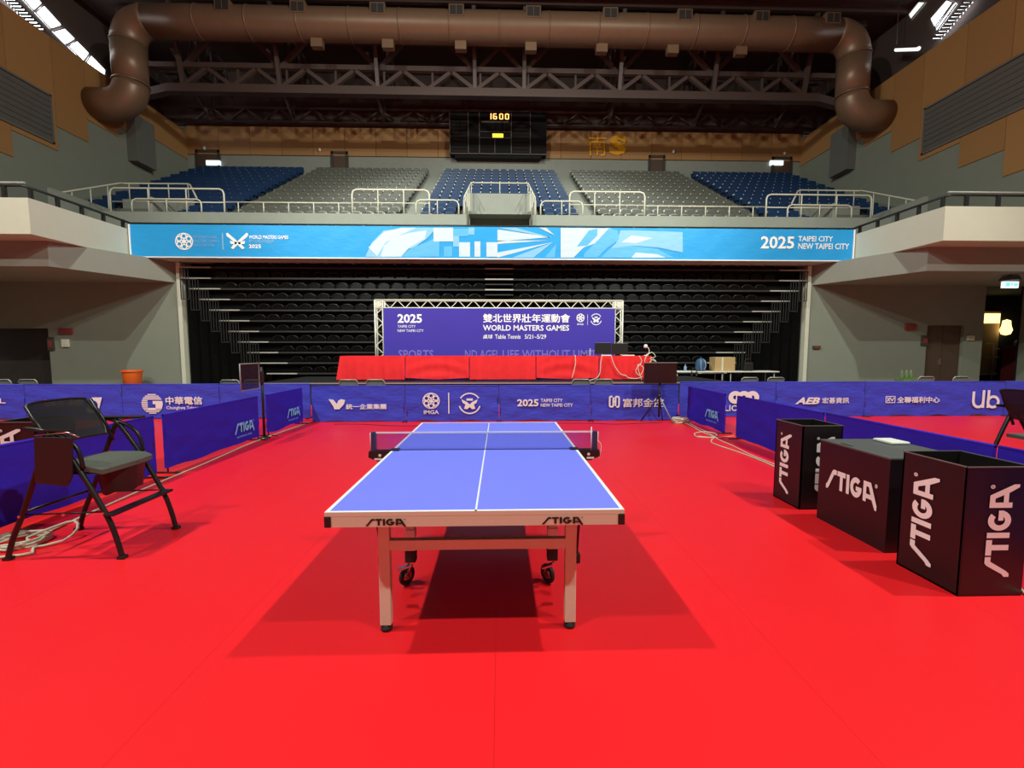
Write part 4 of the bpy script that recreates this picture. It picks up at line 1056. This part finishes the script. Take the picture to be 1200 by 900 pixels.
# ------------------------------------------------------------------ court barriers
def barrier(fr, u0, u1, h, label, zb=.03, mat='cloth_blue_lit', seed=0, amp=.010, name='court_barrier'):
    c = fr.pt((u0 + u1) / 2, 0, 0); t = thing(name, label, 'barrier', c)
    rnd = random.Random(seed); ph = [rnd.random() * 6 for _ in range(6)]
    def w_(u, v):
        e = math.sin(math.pi * v)
        return amp * (math.sin((u * 1.6 + v * 5) + ph[0]) * math.sin(v * 9 + u * 3 + ph[1]) * .8 + .5 * math.sin(u * 9 - v * 13 + ph[2]) * (1 - v)) * (.35 + e)
    L = u1 - u0
    def sag(u): return .012 * math.sin(u * 7 + ph[3]) - .02 * abs(math.sin(u * 3 + ph[4]))
    mb = MB()
    mb.grid(lambda a, b: fr.pt(u0 + L * a, zb + sag(u0 + L * a) * (1 - b) + (h - zb) * b, .012 + w_(u0 + L * a, b)), 40, 14)
    mb.grid(lambda a, b: fr.pt(u0 + L * a, zb + sag(u0 + L * a) * (1 - b) + (h - zb) * b, -.014 + w_(u0 + L * a, b)), 40, 14)
    for uu in (u0, u1): mb.add([fr.pt(uu, zb, -.014), fr.pt(uu, zb, .012), fr.pt(uu, h, .012), fr.pt(uu, h, -.014)], [(0, 1, 2, 3)])
    mb.build('cloth', mat, t)
    MB().tube([fr.pt(u0, h, 0), fr.pt(u1, h, 0)], .016, 8).build('top_hem', mat, t)
    for uu in (u0 + .03, u1 - .03):
        MB().tube([fr.pt(uu, 0, 0), fr.pt(uu, h - .01, 0)], .010, 6).build('frame_tube', 'rail_black', t)
        MB().tube([fr.pt(uu, .012, -.16), fr.pt(uu, .012, .16)], .012, 6).build('foot', 'rail_black', t)
    return t
def logo(art, fr, px0, py0, px1, py1, Y, parent, mat='print_white', name='logo', off=.034):
    a = atY(px0, py1, Y); b = atY(px1, py0, Y); art.put(fr, a.x, a.z, b.x, b.z, off, name, mat, parent)
Y1 = 9.62; H1 = .795; f1 = front(Y1)
xc = [atY(p, 452, Y1).x for p in (365, 475, 585, 692, 795)]
b1 = barrier(f1, xc[0], xc[1] - .01, H1, 'blue cloth barrier with a white bird logo', seed=1)
logo(bird(), f1, 386, 467.5, 405, 479.5, Y1, b1, name='bird_logo'); logo(Art().text('統一企業集團', 0, 0, 1, 1, .03), f1, 406, 473, 453, 479.5, Y1, b1, name='lettering')
b1 = barrier(f1, xc[1], xc[2] - .01, H1, 'blue cloth barrier with two round white games emblems', seed=2)
logo(imga(), f1, 495.5, 460, 515.5, 479, Y1, b1, name='emblem'); logo(Art().text('IMGA', 0, 0, 1, 1, .02), f1, 497, 480.5, 514.5, 485, Y1, b1, name='lettering')
logo(Art().rect(0, 0, 1, 1), f1, 525.6, 460, 526.6, 484.5, Y1, b1, name='divider'); logo(wings_emblem(), f1, 538, 460, 563, 485, Y1, b1, name='emblem')
b1 = barrier(f1, xc[2], xc[3] - .01, H1, 'blue cloth barrier printed 2025 Taipei City, New Taipei City', seed=3)
logo(Art().text('2025', 0, 0, 1, 1, .035), f1, 606, 467.5, 631, 476, Y1, b1, name='lettering')
logo(Art().text('TAIPEI CITY', 0, 0, 1, 1, .02), f1, 633.5, 467, 659, 471, Y1, b1, name='lettering'); logo(Art().text('NEW TAIPEI CITY', 0, 0, 1, 1, .02), f1, 633.5, 472.5, 671, 476.5, Y1, b1, name='lettering')
b1 = barrier(f1, xc[3], xc[4], H1, 'blue cloth barrier with a white knot logo behind the tripod screen', seed=4)
logo(knot_h(), f1, 713, 463.5, 726, 477.5, Y1, b1, name='knot_logo'); logo(Art().text('富邦金控', 0, 0, 1, 1, .02), f1, 729.5, 466.5, 777, 477, Y1, b1, name='lettering')
# left far row
Y2 = 10.15; f2 = front(Y2); H2 = .80
xl = [atY(p, 453, Y2).x for p in (-100, 29, 143, 257, 363)]
b1 = barrier(f2, xl[0], xl[1] - .01, H2, 'blue cloth barrier with a short white word end', seed=5)
logo(Art().text('EL', 0, 0, 1, 1, .03), f2, -7, 466.5, 8, 472.5, Y2, b1, name='lettering')
b1 = barrier(f2, xl[1], xl[2] - .01, H2, 'blue cloth barrier with a white airline tail logo', seed=6)
logo(Art().text('EVA AIR', 0, 0, 1, 1, .04), f2, 55, 468, 101, 476, Y2, b1, name='lettering')
a = Art().poly([(0, .12), (.12, .0), (.72, 0), (1, 1), (.42, 1)]); logo(a, f2, 102, 465.5, 121, 483.5, Y2, b1, name='tail_logo'); 
a = Art().ring(0, 0, .62, .95, n=16)
for i in range(5): a.stroke([(0, 0), (.6 * math.cos(i * 1.257 + .3), .6 * math.sin(i * 1.257 + .3))], .2)
logo(a, f2, 106, 469, 116, 480, Y2, b1, 'cloth_blue_shade', 'tail_globe', .037)
b1 = barrier(f2, xl[2], xl[3] - .01, H2, 'blue cloth barrier with a striped round telecom logo', seed=7)
logo(striped_g(), f2, 168, 461.5, 191.5, 484.5, Y2, b1, name='striped_logo')
logo(Art().text('中華電信', 0, 0, 1, 1, .03), f2, 195.5, 464.5, 238, 474, Y2, b1, name='lettering'); logo(Art().text('Chunghwa Telecom', 0, 0, 1, 1, .02), f2, 196.5, 475.5, 238, 480.5, Y2, b1, name='lettering')
b1 = barrier(f2, xl[3], xl[4], H2, 'plain blue cloth barrier behind the score screen pole', seed=8)
# right far row
Y3 = 10.12; f3 = front(Y3); H3 = .825
xr = [atY(p, 448, Y3).x for p in (797, 909.5, 1014, 1178, 1290)]
b1 = barrier(f3, xr[0], xr[1] - .01, H3, 'blue cloth barrier with three white circles', seed=9)
logo(lion(), f3, 852.5, 458, 889, 473, Y3, b1, name='circles_logo'); logo(Art().text('LION', 0, 0, 1, 1, .02), f3, 848.5, 474.5, 872, 481.5, Y3, b1, name='lettering')
b1 = barrier(f3, xr[1], xr[2] - .01, H3, 'blue cloth barrier with white italic AEB lettering', seed=10)
logo(Art().text('AEB', 0, 0, 1, 1, .05, .35), f3, 930.5, 465.5, 960, 473.5, Y3, b1, name='lettering'); logo(Art().text('宏碁資訊', 0, 0, 1, 1, .02), f3, 962, 465.5, 994, 472.5, Y3, b1, name='lettering')
b1 = barrier(f3, xr[2], xr[3] - .01, H3, 'wide blue cloth barrier with large white Ub lettering', seed=11)
a = Art().ring(0, 0, .8, 1, n=4)
a = Art().stroke([(0, 0), (1.6, 0), (1.6, 1), (0, 1), (0, 0)], .12).stroke([(.2, .2), (.7, .8), (1.1, .3), (1.4, .8)], .16).stroke([(.2, .8), (.7, .2)], .14)
logo(a, f3, 1036, 464, 1048, 472, Y3, b1, name='square_logo'); logo(Art().text('全聯福利中心', 0, 0, 1, 1, .03), f3, 1049.5, 464.5, 1100, 472, Y3, b1, name='lettering')
a = Art().stroke([(0, 1), (0, .4), (.06, .2), (.2, .07), (.36, .05), (.5, .1), (.58, .22), (.6, .4), (.6, 1)], .16).rect(.52, 0, .68, 1.08)
a.rect(.82, 0, .98, 1.08).ring(1.2, .36, .24, .40, n=24)
logo(a, f3, 1136.5, 457, 1170.5, 478.5, Y3, b1, name='lettering')
b1 = barrier(f3, xr[3], xr[4], H3, 'blue cloth barrier at the end of the row by the second high chair', seed=12)
# side rows of the court
def slogo(fr, u0, v0, u1, v1, parent):
    stiga().put(fr, u0, v0, u1, v1, .03, 'brand_logo', 'print_cyan', parent)
    Art().text('THE WINNING EDGE', 0, 0, 1, 1).put(fr, u0 + .04, v0 - .045, u1 - .08, v0 - .015, .03, 'slogan', 'print_cyan', parent)
fL = faceE(-4.27); fR = faceW(4.22)
for (ya, yb, lb, sd) in ((8.02, 9.44, 'blue side barrier meeting the bird logo barrier', 21), (5.58, 7.72, 'blue side barrier between the score screen pole and the high chair', 22), (3.25, 5.42, 'blue side barrier right behind the high chair', 23)):
    t = barrier(fL, ya, yb, .76, lb, .075, 'cloth_blue_shade', sd, .008)
    slogo(fL, yb - .72, .20, yb - .18, .40, t)
for (ya, yb, lb, sd, lg) in ((8.0, 9.6, 'blue side barrier meeting the knot logo barrier', 31, 1), (5.52, 7.58, 'blue side barrier behind the tall bin farthest from the table', 32, 0), (3.545, 5.47, 'blue side barrier behind the black box', 33, 0), (1.45, 3.515, 'blue side barrier behind the bin nearest the table', 34, 0)):
    t = barrier(fR, -yb, -ya, .76, lb, .05, 'cloth_blue_shade', sd, .008)
    if lg: slogo(fR, -8.72, .20, -8.18, .40, t)

# ------------------------------------------------------------------ black towel boxes and bins
def bin_(x0, y0, x1, y1, h, label, open_=True, rotdeg=0, faces='WS'):
    c = Vector(((x0 + x1) / 2, (y0 + y1) / 2, 0)); t = thing('ball_bin' if open_ else 'towel_box', label, 'bin' if open_ else 'box', c)
    W = .012
    if open_:
        MB().bb((x0, y0, 0), (x1, y0 + W, h)).build('front_panel', 'box_black', t); MB().bb((x0, y1 - W, 0), (x1, y1, h)).build('back_panel', 'box_black', t)
        MB().bb((x0, y0, 0), (x0 + W, y1, h)).build('side_panel', 'box_black', t); MB().bb((x1 - W, y0, 0), (x1, y1, h)).build('side_panel', 'box_black', t)
        MB().bb((x0, y0, 0), (x1, y1, .012)).build('bottom_panel', 'box_black', t)
        e = .004
        for a, b in (((x0 - e, y0 - e), (x1 + e, y0 + e)), ((x0 - e, y1 - e), (x1 + e, y1 + e)), ((x0 - e, y0), (x0 + e, y1)), ((x1 - e, y0), (x1 + e, y1))):
            MB().bb((a[0], a[1], h - .004), (b[0], b[1], h + .003)).build('rim', 'box_edge', t)
    else:
        MB().bb((x0, y0, 0), (x1, y1, h - .012)).build('body', 'box_black', t)
        MB().bb((x0 - .003, y0 - .003, h - .012), (x1 + .003, y1 + .003, h)).build('lid', 'lid_grey', t)
    return t
b = bin_(2.93, 2.60, 3.35, 3.035, .845, 'tall open black bin nearest the table corner with upright white lettering')
fw, fs = faceW(2.93), front(2.60)
stiga().put(fw, -2.94, .10, -2.76, .72, .004, 'brand_logo', 'print_white', b, rot=True)
stiga().put(fs, 3.08, .13, 3.27, .735, .004, 'brand_logo', 'print_white', b, rot=True)
b = bin_(2.99, 3.20, 3.62, 3.93, .75, 'lower closed black box with a grey lid between the two bins', False)
stiga().put(faceW(2.99), -3.83, .30, -3.29, .515, .004, 'brand_logo', 'print_white', b)
stiga().put(front(3.20), 3.20, .10, 3.38, .62, .004, 'brand_logo', 'print_white', b, rot=True)
MB().bb((3.02, 3.62, .75), (3.05, 3.74, .7515)).build('hand_slot', 'rubber', b)
t = MB().bb((3.42, 3.66, .752), (3.59, 3.86, .775)).build('folded_towel', 'paper_white', None, .01); tag(t, 'pale folded towel on the grey lid of the black box', 'towel')
b = bin_(2.96, 4.13, 3.36, 4.54, .84, 'tall open black bin on the side of the box away from the table corner')
stiga().put(faceW(2.96), -4.45, .10, -4.28, .72, .004, 'brand_logo', 'print_white', b, rot=True)
stiga().put(front(4.13), 3.10, .12, 3.28, .73, .004, 'brand_logo', 'print_white', b, rot=True)
b = bin_(-5.13, 4.50, -4.72, 4.92, .85, 'black bin standing behind the side barrier next to the high chair')
stiga().put(front(4.50), -5.07, .13, -4.86, .78, .004, 'brand_logo', 'print_white', b, rot=True)

# ------------------------------------------------------------------ umpire chairs
def umpire_chair(label):
    t = thing('umpire_chair', label, 'chair', (0, 0, 0), None, True)
    for s in (-1, 1):
        y = s * .275
        MB().tube(smooth_path([(.42, y, 0), (.385, y, .16), (.32, y, .35), (.12, y, .74), (-.04, y, .98)], 3), .019, 8).build('leg', 'chair_metal', t)
        MB().tube(smooth_path([(-.42, y * 1.02, 0), (-.37, y * 1.02, .16), (-.27, y * 1.02, .38), (-.13, y * 1.02, .74), (-.03, y * 1.02, .97)], 3), .019, 8).build('leg', 'chair_metal', t)
        for x in (.42, -.42): MB().box((x, y, .012), (.05, .045, .024)).build('foot_cap', 'rubber', t)
        MB().tube([(-.29, y * .95, .34), (.32, y * .95, .36)], .007, 6).build('side_brace', 'chair_metal', t)
        for x, z in ((-.29, .34), (.03, .35), (.32, .36)): MB().box((x, y + s * .022, z), (.016, .012, .016)).build('bolt', 'steel_bolt', t)
        MB().tube(smooth_path([(-.22, y, 1.0), (-.10, y, .985), (.06, y, .93), (.15, y, .84), (.18, y, .70)], 4), .015, 8).build('arm_tube', 'chair_metal', t)
        MB().tube([(-.05, y * .93, .80), (-.12, y * .93, .98), (-.22, y * .93, 1.16)], .013, 8).build('back_post', 'chair_metal', t)
    MB().box((.02, .285, 1.0), (.34, .06, .02)).build('arm_pad', 'black_plastic', t, .008)
    MB().box((-.02, -.285, .985), (.30, .03, .012)).build('arm_plate', 'chair_metal', t)
    def seatf(u, v):
        a, b = (u - .5) * 2, (v - .5) * 2
        return Vector((.09 + .21 * a * (1 - .08 * b * b), .265 * b * (1 - .1 * max(0, a) ** 4), .705 + .018 * (1 - a ** 4) * (1 - b ** 4) - .03 * max(0, a) ** 3))
    mb = MB(); mb.grid(seatf, 14, 12)
    mb.grid(lambda u, v: seatf(u, v) * 1 + Vector((0, 0, -.055 + .02 * (abs(u - .5) * 2) ** 3)), 14, 12)
    n = 15
    ring = [seatf(i / 14, 0) for i in range(15)] + [seatf(1, j / 12) for j in range(1, 13)] + [seatf(1 - i / 14, 1) for i in range(1, 15)] + [seatf(0, 1 - j / 12) for j in range(1, 12)]
    low = [p + Vector((0, 0, -.035)) for p in ring]; k = len(ring)
    mb.add(ring + low, [(i, (i + 1) % k, k + (i + 1) % k, k + i) for i in range(k)], 0, True)
    mb.build('seat', 'seat_fabric', t)
    def backf(u, v):
        b = (u - .5) * 2
        edge = 1 - .10 * (v - .5) ** 2 * 4
        return Vector((-.08 - .16 * v - .035 * (1 - b * b), .255 * b * edge, .87 + .31 * v - .012 * b ** 4 * v))
    mb = MB(); mb.grid(backf, 14, 8); mb.grid(lambda u, v: backf(u, v) + Vector((-.012, 0, -.004)), 14, 8)
    mb.build('backrest', 'mesh_black', t)
    edge = [backf(i / 14, 0) for i in range(15)] + [backf(1, j / 8) for j in range(1, 9)] + [backf(1 - i / 14, 1) for i in range(1, 15)] + [backf(0, 1 - j / 8) for j in range(1, 8)]
    MB().tube(edge, .010, 6, closed=True).build('back_piping', 'black_plastic', t)
    MB().prism([(-.13, .600), (.10, .575), (.14, .65), (.16, .94), (-.11, .945)], Fr((0, -.31, 0), (1, 0, 0), (0, .0, 1), (0, -1, 0)), .014).build('writing_tablet', 'black_plastic', t, .004)
    MB().tube([(-.11, -.312, .955), (.13, -.312, .975), (.19, -.30, .94)], .006, 6).build('tablet_hinge', 'chrome', t)
    MB().box((.36, 0, .345), (.075, .60, .022)).build('footrest', 'chair_metal', t, .006)
    MB().tube([(-.29, -.27, .36), (-.29, .27, .36)], .012, 6).build('rear_stretcher', 'chair_metal', t)
    def pouch(u, v):
        a = u * 2 * math.pi; r = 1 - .18 * v
        return Vector((.17 + .13 * math.cos(a) * r, .06 + .19 * math.sin(a) * r, .66 - .22 * v + .012 * math.sin(a * 5) * v))
    mb = MB(); mb.grid(pouch, 24, 6); mb.grid(lambda u, v: Vector((.17, .06, .44)).lerp(pouch(u, 1), v), 24, 1); mb.build('under_seat_pouch', 'black_plastic', t)
    return t
uc = umpire_chair('high black folding umpire chair with a grey cushioned seat beside the court')
uc.location = (-3.29, 3.55, 0)
u2 = copy_tree(uc); u2.location = (5.43, 4.12, 0); u2['label'] = 'high black umpire chair standing behind the side barrier beside the bins'

# ------------------------------------------------------------------ screens on stands
t = thing('tripod_screen', 'dark flat screen on a black tripod in front of the knot logo barrier', 'screen', (3.46, 9.32, 0))
MB().bb((3.105, 9.28, .868), (3.815, 9.33, 1.31)).build('screen_case', 'screen_reflection', t, .006)
MB().bb((3.12, 9.274, .885), (3.80, 9.28, 1.295)).build('screen_glass', 'screen_reflection', t)
MB().bb((3.10, 9.275, 1.305), (3.82, 9.335, 1.315)).build('top_edge', 'rail_grey', t)
MB().tube([(3.47, 9.35, .12), (3.47, 9.35, 1.0)], .022, 8).build('pole', 'black_plastic', t)
for dx, dy, m_ in ((-.34, .16, 'black_plastic'), (.24, -.20, 'rail_grey'), (.16, .2, 'black_plastic')):
    MB().tube([(3.47, 9.35, .58), (3.47 + dx, 9.35 + dy, .012)], .013, 6).build('leg', m_, t)
MB().tube([(3.47, 9.35, .54), (3.47, 9.35, .62)], .032, 8).build('collar', 'black_plastic', t)
t = thing('score_screen', 'thin dark score screen on a slim black pole at the side barrier', 'screen', (-4.25, 7.87, 0))
R = Matrix.Rotation(math.radians(20), 3, 'Z')
MB().tube([(-4.25, 7.87, 0), (-4.25, 7.87, 1.28)], .022, 8).build('pole', 'black_plastic', t)
MB().lathe([(.10, 0), (.10, .012), (.03, .03)], (-4.25, 7.87, 0), 14).build('base', 'black_plastic', t)
MB().box((-4.24, 7.82, 1.10), (.07, .09, .22)).build('bracket', 'black_plastic', t, .01)
a, b_ = Vector((-4.18, 7.10, 0)), Vector((-4.18, 7.74, 0))
MB().bb((-4.19, 7.12, .93), (-4.175, 7.64, 1.345)).build('panel', 'glass_dark', t)
MB().tube([(-4.182, 7.11, .92), (-4.182, 7.65, .92), (-4.182, 7.65, 1.355), (-4.182, 7.11, 1.355)], .010, 6, closed=True).build('panel_frame', 'rail_grey', t)
MB().tube([(-4.182, 7.65, 1.12), (-4.24, 7.80, 1.12)], .015, 6).build('arm', 'black_plastic', t)

# ------------------------------------------------------------------ cables on the floor
def fcable(label, pix, r=.009, mat='cable_white', z=None):
    z = r if z is None else z
    pts = [fl(a, b, z) for a, b in pix]; return tag(MB().tube(smooth_path(pts, 4), r, 6).build('floor_cable', mat), label, 'cable')
fcable('thin white cable running straight along the foot of the side barrier', [(357, 497), (300, 517), (240, 543), (180, 568), (123, 593), (60, 622)], .010)
pts = []
random.seed(11)
for i in range(64):
    a = i / 64 * math.pi * 2 * 5; k = 1 + .12 * math.sin(i * 1.7)
    pts.append((-3.93 + .16 * k * math.cos(a) * 1.1, 3.56 + .15 * k * math.sin(a), .012 + .010 * (i // 13) + .006 * math.sin(i)))
pts += [(-3.86, 3.55, .05), (-3.74, 3.66, .10), (-3.62, 3.70, .13), (-3.56, 3.66, .08), (-3.58, 3.56, .02), (-3.70, 3.44, .015), (-3.62, 3.36, .012), (-3.75, 3.30, .012), (-3.95, 3.27, .012)]
tag(MB().tube(smooth_path(pts, 2), .011, 6).build('cable_coil', 'cable_white'), 'coil of pale cable on the red floor under the high chair', 'cable')
fcable('long pale cable looping along the side barrier past the bins', [(793, 492), (806, 497), (822, 506), (836, 512), (818, 512), (814, 508), (826, 506), (840, 509), (833, 517), (842, 522), (860, 528), (885, 537), (912, 549), (935, 562)], .010)
fcable('second pale cable lying beside the looping one', [(806, 494), (815, 500), (830, 507), (842, 515), (858, 522), (880, 533), (910, 545), (940, 558)], .008)
fcable('short pale cable end between the side barriers', [(818, 511), (836, 513), (848, 512), (860, 511)], .008)
fcable('pale cable emerging behind the bin nearest the table', [(1185, 672), (1192, 686), (1202, 696), (1216, 706)], .010)
pts = []
for i in range(40):
    a = i / 40 * math.pi * 2 * 4; k = 1 + .15 * math.sin(i * 2.1); pts.append((3.93 + .17 * k * math.cos(a), 9.30 + .10 * k * math.sin(a), .015 + .022 * (i // 8)))
tag(MB().tube(smooth_path(pts, 2), .016, 6).build('cable_coil', 'cable_white'), 'bundle of pale cable beside the tripod screen', 'cable')
fcable('dark cable along the foot of the far barriers', [(392, 497), (420, 497), (470, 499), (540, 498), (620, 496), (690, 496), (720, 497), (750, 496), (775, 495)], .006, 'cable_black')

# ------------------------------------------------------------------ the table tennis table
TX, TY = -.1254, 2.162; ZTOP = .76
tt = thing('table_tennis_table', 'blue table tennis table with white lines and beige frame on wheels', 'table tennis table', (TX, TY + 1.37, 0))
L, Wd = 2.74, 1.525; x0, x1 = TX - Wd / 2, TX + Wd / 2
for hy, ya, yb in ((0, TY, TY + 1.368), (1, TY + 1.372, TY + L)):
    hb = MB().bb((x0, ya, ZTOP - .022), (x1, yb, ZTOP)); hb.m = [1, 1, 1, 1, 1, 0]; half = hb.build('half_top', ['table_blue', 'apron_beige'], tt)
    e = .0009
    MB().bb((x0, ya, ZTOP), (x0 + .02, yb, ZTOP + e)).build('side_line', 'line_white', half)
    MB().bb((x1 - .02, ya, ZTOP), (x1, yb, ZTOP + e)).build('side_line', 'line_white', half)
    MB().bb((TX - .0048, ya, ZTOP), (TX + .0048, yb, ZTOP + e)).build('centre_line', 'line_white', half)
    yy = ya if hy == 0 else yb - .02
    MB().bb((x0 + .02, yy, ZTOP), (x1 - .02, yy + .02, ZTOP + e)).build('end_line', 'line_white', half)
    # apron frame
    yo = ya + .001 if hy == 0 else yb - .031
    MB().bb((x0 + .012, yo, ZTOP - .078), (x1 - .012, yo + .03, ZTOP - .022)).build('end_apron', 'apron_beige', half)
    MB().bb((x0 + .006, ya + .012, ZTOP - .072), (x0 + .03, yb - .012, ZTOP - .022)).build('side_apron', 'apron_beige', half)
    MB().bb((x1 - .03, ya + .012, ZTOP - .072), (x1 - .006, yb - .012, ZTOP - .022)).build('side_apron', 'apron_beige', half)
    for x in (x0, x1 - .03):
        yk = ya - .004 if hy == 0 else yb - .026
        MB().bb((x - .003, yk, ZTOP - .080), (x + .033, yk + .03, ZTOP - .020)).build('corner_cap', 'black_plastic', half, .006)
    MB().bb((x0 + .03, ya + .03, ZTOP - .03), (x1 - .03, yb - .03, ZTOP - .022)).build('underside', 'underside', half)
    # leg frame
    yl = TY + .21 if hy == 0 else TY + L - .21
    lf = MB().bb((TX - .49, yl - .02, .47), (TX + .49, yl + .02, .525)).build('leg_frame', 'leg_beige', tt)
    for s in (-1, 1):
        cx = TX + s * .52
        MB().bb((cx - .031, yl - .024, .035), (cx + .031, yl + .024, .70)).build('leg', 'leg_beige', lf, .004)
        MB().lathe([(.030, 0), (.033, .006), (.033, .020), (.024, .022), (.026, .036)], (cx, yl, 0), 14).build('levelling_foot', 'rubber', lf)
        yi = yl + (.42 if hy == 0 else -.42)
        # folding strut with black knob
        MB().tube([(cx + s * .055, yl + (.02 if hy == 0 else -.02), .68), (cx + s * .075, (yl + yi) / 2, .33)], .008, 6).build('folding_strut', 'chair_metal', lf)
        MB().bb((cx + s * .075 - .020, (yl + yi) / 2 - .02, .27), (cx + s * .075 + .020, (yl + yi) / 2 + .02, .335)).build('strut_lock', 'black_plastic', lf, .008)
    # inner wheel carriage
    yi = TY + .68 if hy == 0 else TY + L - .68
    wf_ = MB().bb((TX - .42, yi - .02, .60), (TX + .42, yi + .02, .65)).build('wheel_carriage', 'black_plastic', tt)
    MB().bb((TX - .42, yi - .015, .27), (TX + .42, yi + .015, .30)).build('lower_bar', 'black_plastic', wf_)
    for s in (-1, 1):
        cx = TX + s * .475; sg = -1 if hy == 0 else 1
        MB().bb((cx - .028, yi - .022, .265), (cx + .028, yi + .022, .70)).build('carriage_leg', 'leg_beige', wf_, .004)
        MB().tube([(cx - s * .05, yi + .03, .68), (cx - s * .02, yi - sg * .03, .50)], .016, 6).build('bracket', 'chrome', wf_)
        MB().bb((cx - .034, yi - .03, .325), (cx + .034, yi + .03, .39)).build('joint_sleeve', 'line_white', wf_, .006)
        MB().bb((cx - .036, yi - .03, .165), (cx + .036, yi + .03, .255)).build('caster_block', 'black_plastic', wf_, .006)
        MB().bb((cx - .034, yi - .032, .25), (cx + .034, yi + .032, .262)).build('caster_plate', 'line_white', wf_)
        wx, wy, wz = cx - .03, yi - .0, .066
        ang = math.radians(35 * s)
        axis = Vector((math.cos(ang), math.sin(ang), 0)); fwd = Vector((-math.sin(ang), math.cos(ang), 0)); C = Vector((wx, wy, wz))
        MB().tube([C + fwd * .050 * math.cos(a) + Vector((0, 0, .050 * math.sin(a))) for a in [i * math.pi / 10 for i in range(20)]], .016, 8, closed=True).build('tyre', 'rubber', wf_)
        MB().tube([C - axis * .014, C + axis * .014], .030, 14).build('wheel_hub', 'chrome', wf_)
        for q in (-1, 1): MB().tube([C + axis * .020 * q, C + axis * .024 * q + Vector((0, 0, .055)), Vector((cx, yi - .02, .15)) + axis * .012 * q], .008, 6).build('caster_fork', 'chrome', wf_)
        MB().box((cx - .04, yi - .055, .145), (.075, .03, .012), Matrix.Rotation(math.radians(-18), 3, 'Y')).build('brake_pedal', 'chrome', wf_)
MB().bb((TX - .30, TY + 1.15, .56), (TX + .30, TY + 1.6, .70)).build('centre_carriage', 'underside', tt)
for s in (-1, 1): MB().bb((TX + s * .38 - .015, TY + .68, .60), (TX + s * .38 + .015, TY + L - .68, .64)).build('carriage_rail', 'black_plastic', tt)
fa = front(TY + .001)
stiga().put(fa, TX - .555, ZTOP - .078, TX - .355, ZTOP - .034, .002, 'brand_logo', 'print_black', tt)
stiga().put(fa, TX + .340, ZTOP - .078, TX + .548, ZTOP - .034, .002, 'brand_logo', 'print_black', tt)
# net: clamped on, lifts off
YN = TY + 1.37
nt = thing('net_set', 'table tennis net with white tape and black clamp posts', 'net', (TX, YN, ZTOP))
MB().bb((TX - .89, YN - .0015, ZTOP + .006), (TX + .89, YN + .0015, ZTOP + .140)).build('net_mesh', 'net_mesh', nt)
MB().bb((TX - .90, YN - .004, ZTOP + .140), (TX + .90, YN + .004, ZTOP + .1525)).build('top_tape', 'line_white', nt)
MB().tube([(TX - .89, YN, ZTOP + .005), (TX + .89, YN, ZTOP + .005)], .003, 6).build('bottom_cord', 'net_cord', nt)
for s in (-1, 1):
    cx = TX + s * .905
    MB().bb((cx - .02, YN - .018, ZTOP - .01), (cx + .02, YN + .018, ZTOP + .155)).build('post', 'net_post_blue', nt, .006)
    MB().tube([(cx + s * .024, YN - .012, ZTOP), (cx + s * .024, YN - .012, ZTOP + .15)], .003, 6).build('tension_cord', 'line_white', nt)
    fr_ = front(YN - .03)
    P = [(TX + s * .74, ZTOP + .004), (TX + s * .94, ZTOP - .002), (TX + s * .945, ZTOP - .05), (TX + s * .87, ZTOP - .085), (TX + s * .80, ZTOP - .085), (TX + s * .775, ZTOP - .03), (TX + s * .74, ZTOP - .0)]
    if s < 0: P = P[::-1]
    cl = MB().prism(P, Fr((0, YN + .03, 0), (1, 0, 0), (0, 0, 1), (0, -1, 0)), .06).build('clamp', 'black_plastic', nt)
    MB().bb((TX + s * .70, YN - .03, ZTOP + .001), (TX + s * .77, YN + .03, ZTOP + .014)).build('clamp_pad', 'black_plastic', cl, .004)
    Art().disc(0, 0, 1, 12).put(front(YN - .03), cx - .055 * s - .012, ZTOP - .045, cx - .055 * s + .012, ZTOP - .021, .003, 'clamp_mark', 'print_white', cl)
    Art().rect(0, 0, 1, 1).put(front(YN - .03), cx - .04 * s - .03, ZTOP - .072, cx - .04 * s + .03, ZTOP - .056, .003, 'clamp_mark', 'print_white', cl)
MB().tube([(TX + .905 - .032, YN - .02, ZTOP + .0), (TX + .905 - .032, YN - .02, ZTOP + .19)], .004, 6).build('height_pin', 'line_white', nt)
MB().tube(smooth_path([(TX + .925, YN - .02, ZTOP + .08), (TX + .955, YN - .02, ZTOP + .04), (TX + .95, YN - .02, ZTOP - .03), (TX + .935, YN - .02, ZTOP - .08)], 4), .003, 6).build('loose_cord', 'line_white', nt)

for o in list(bpy.data.objects):
    if '_w' in o: del o['_w']
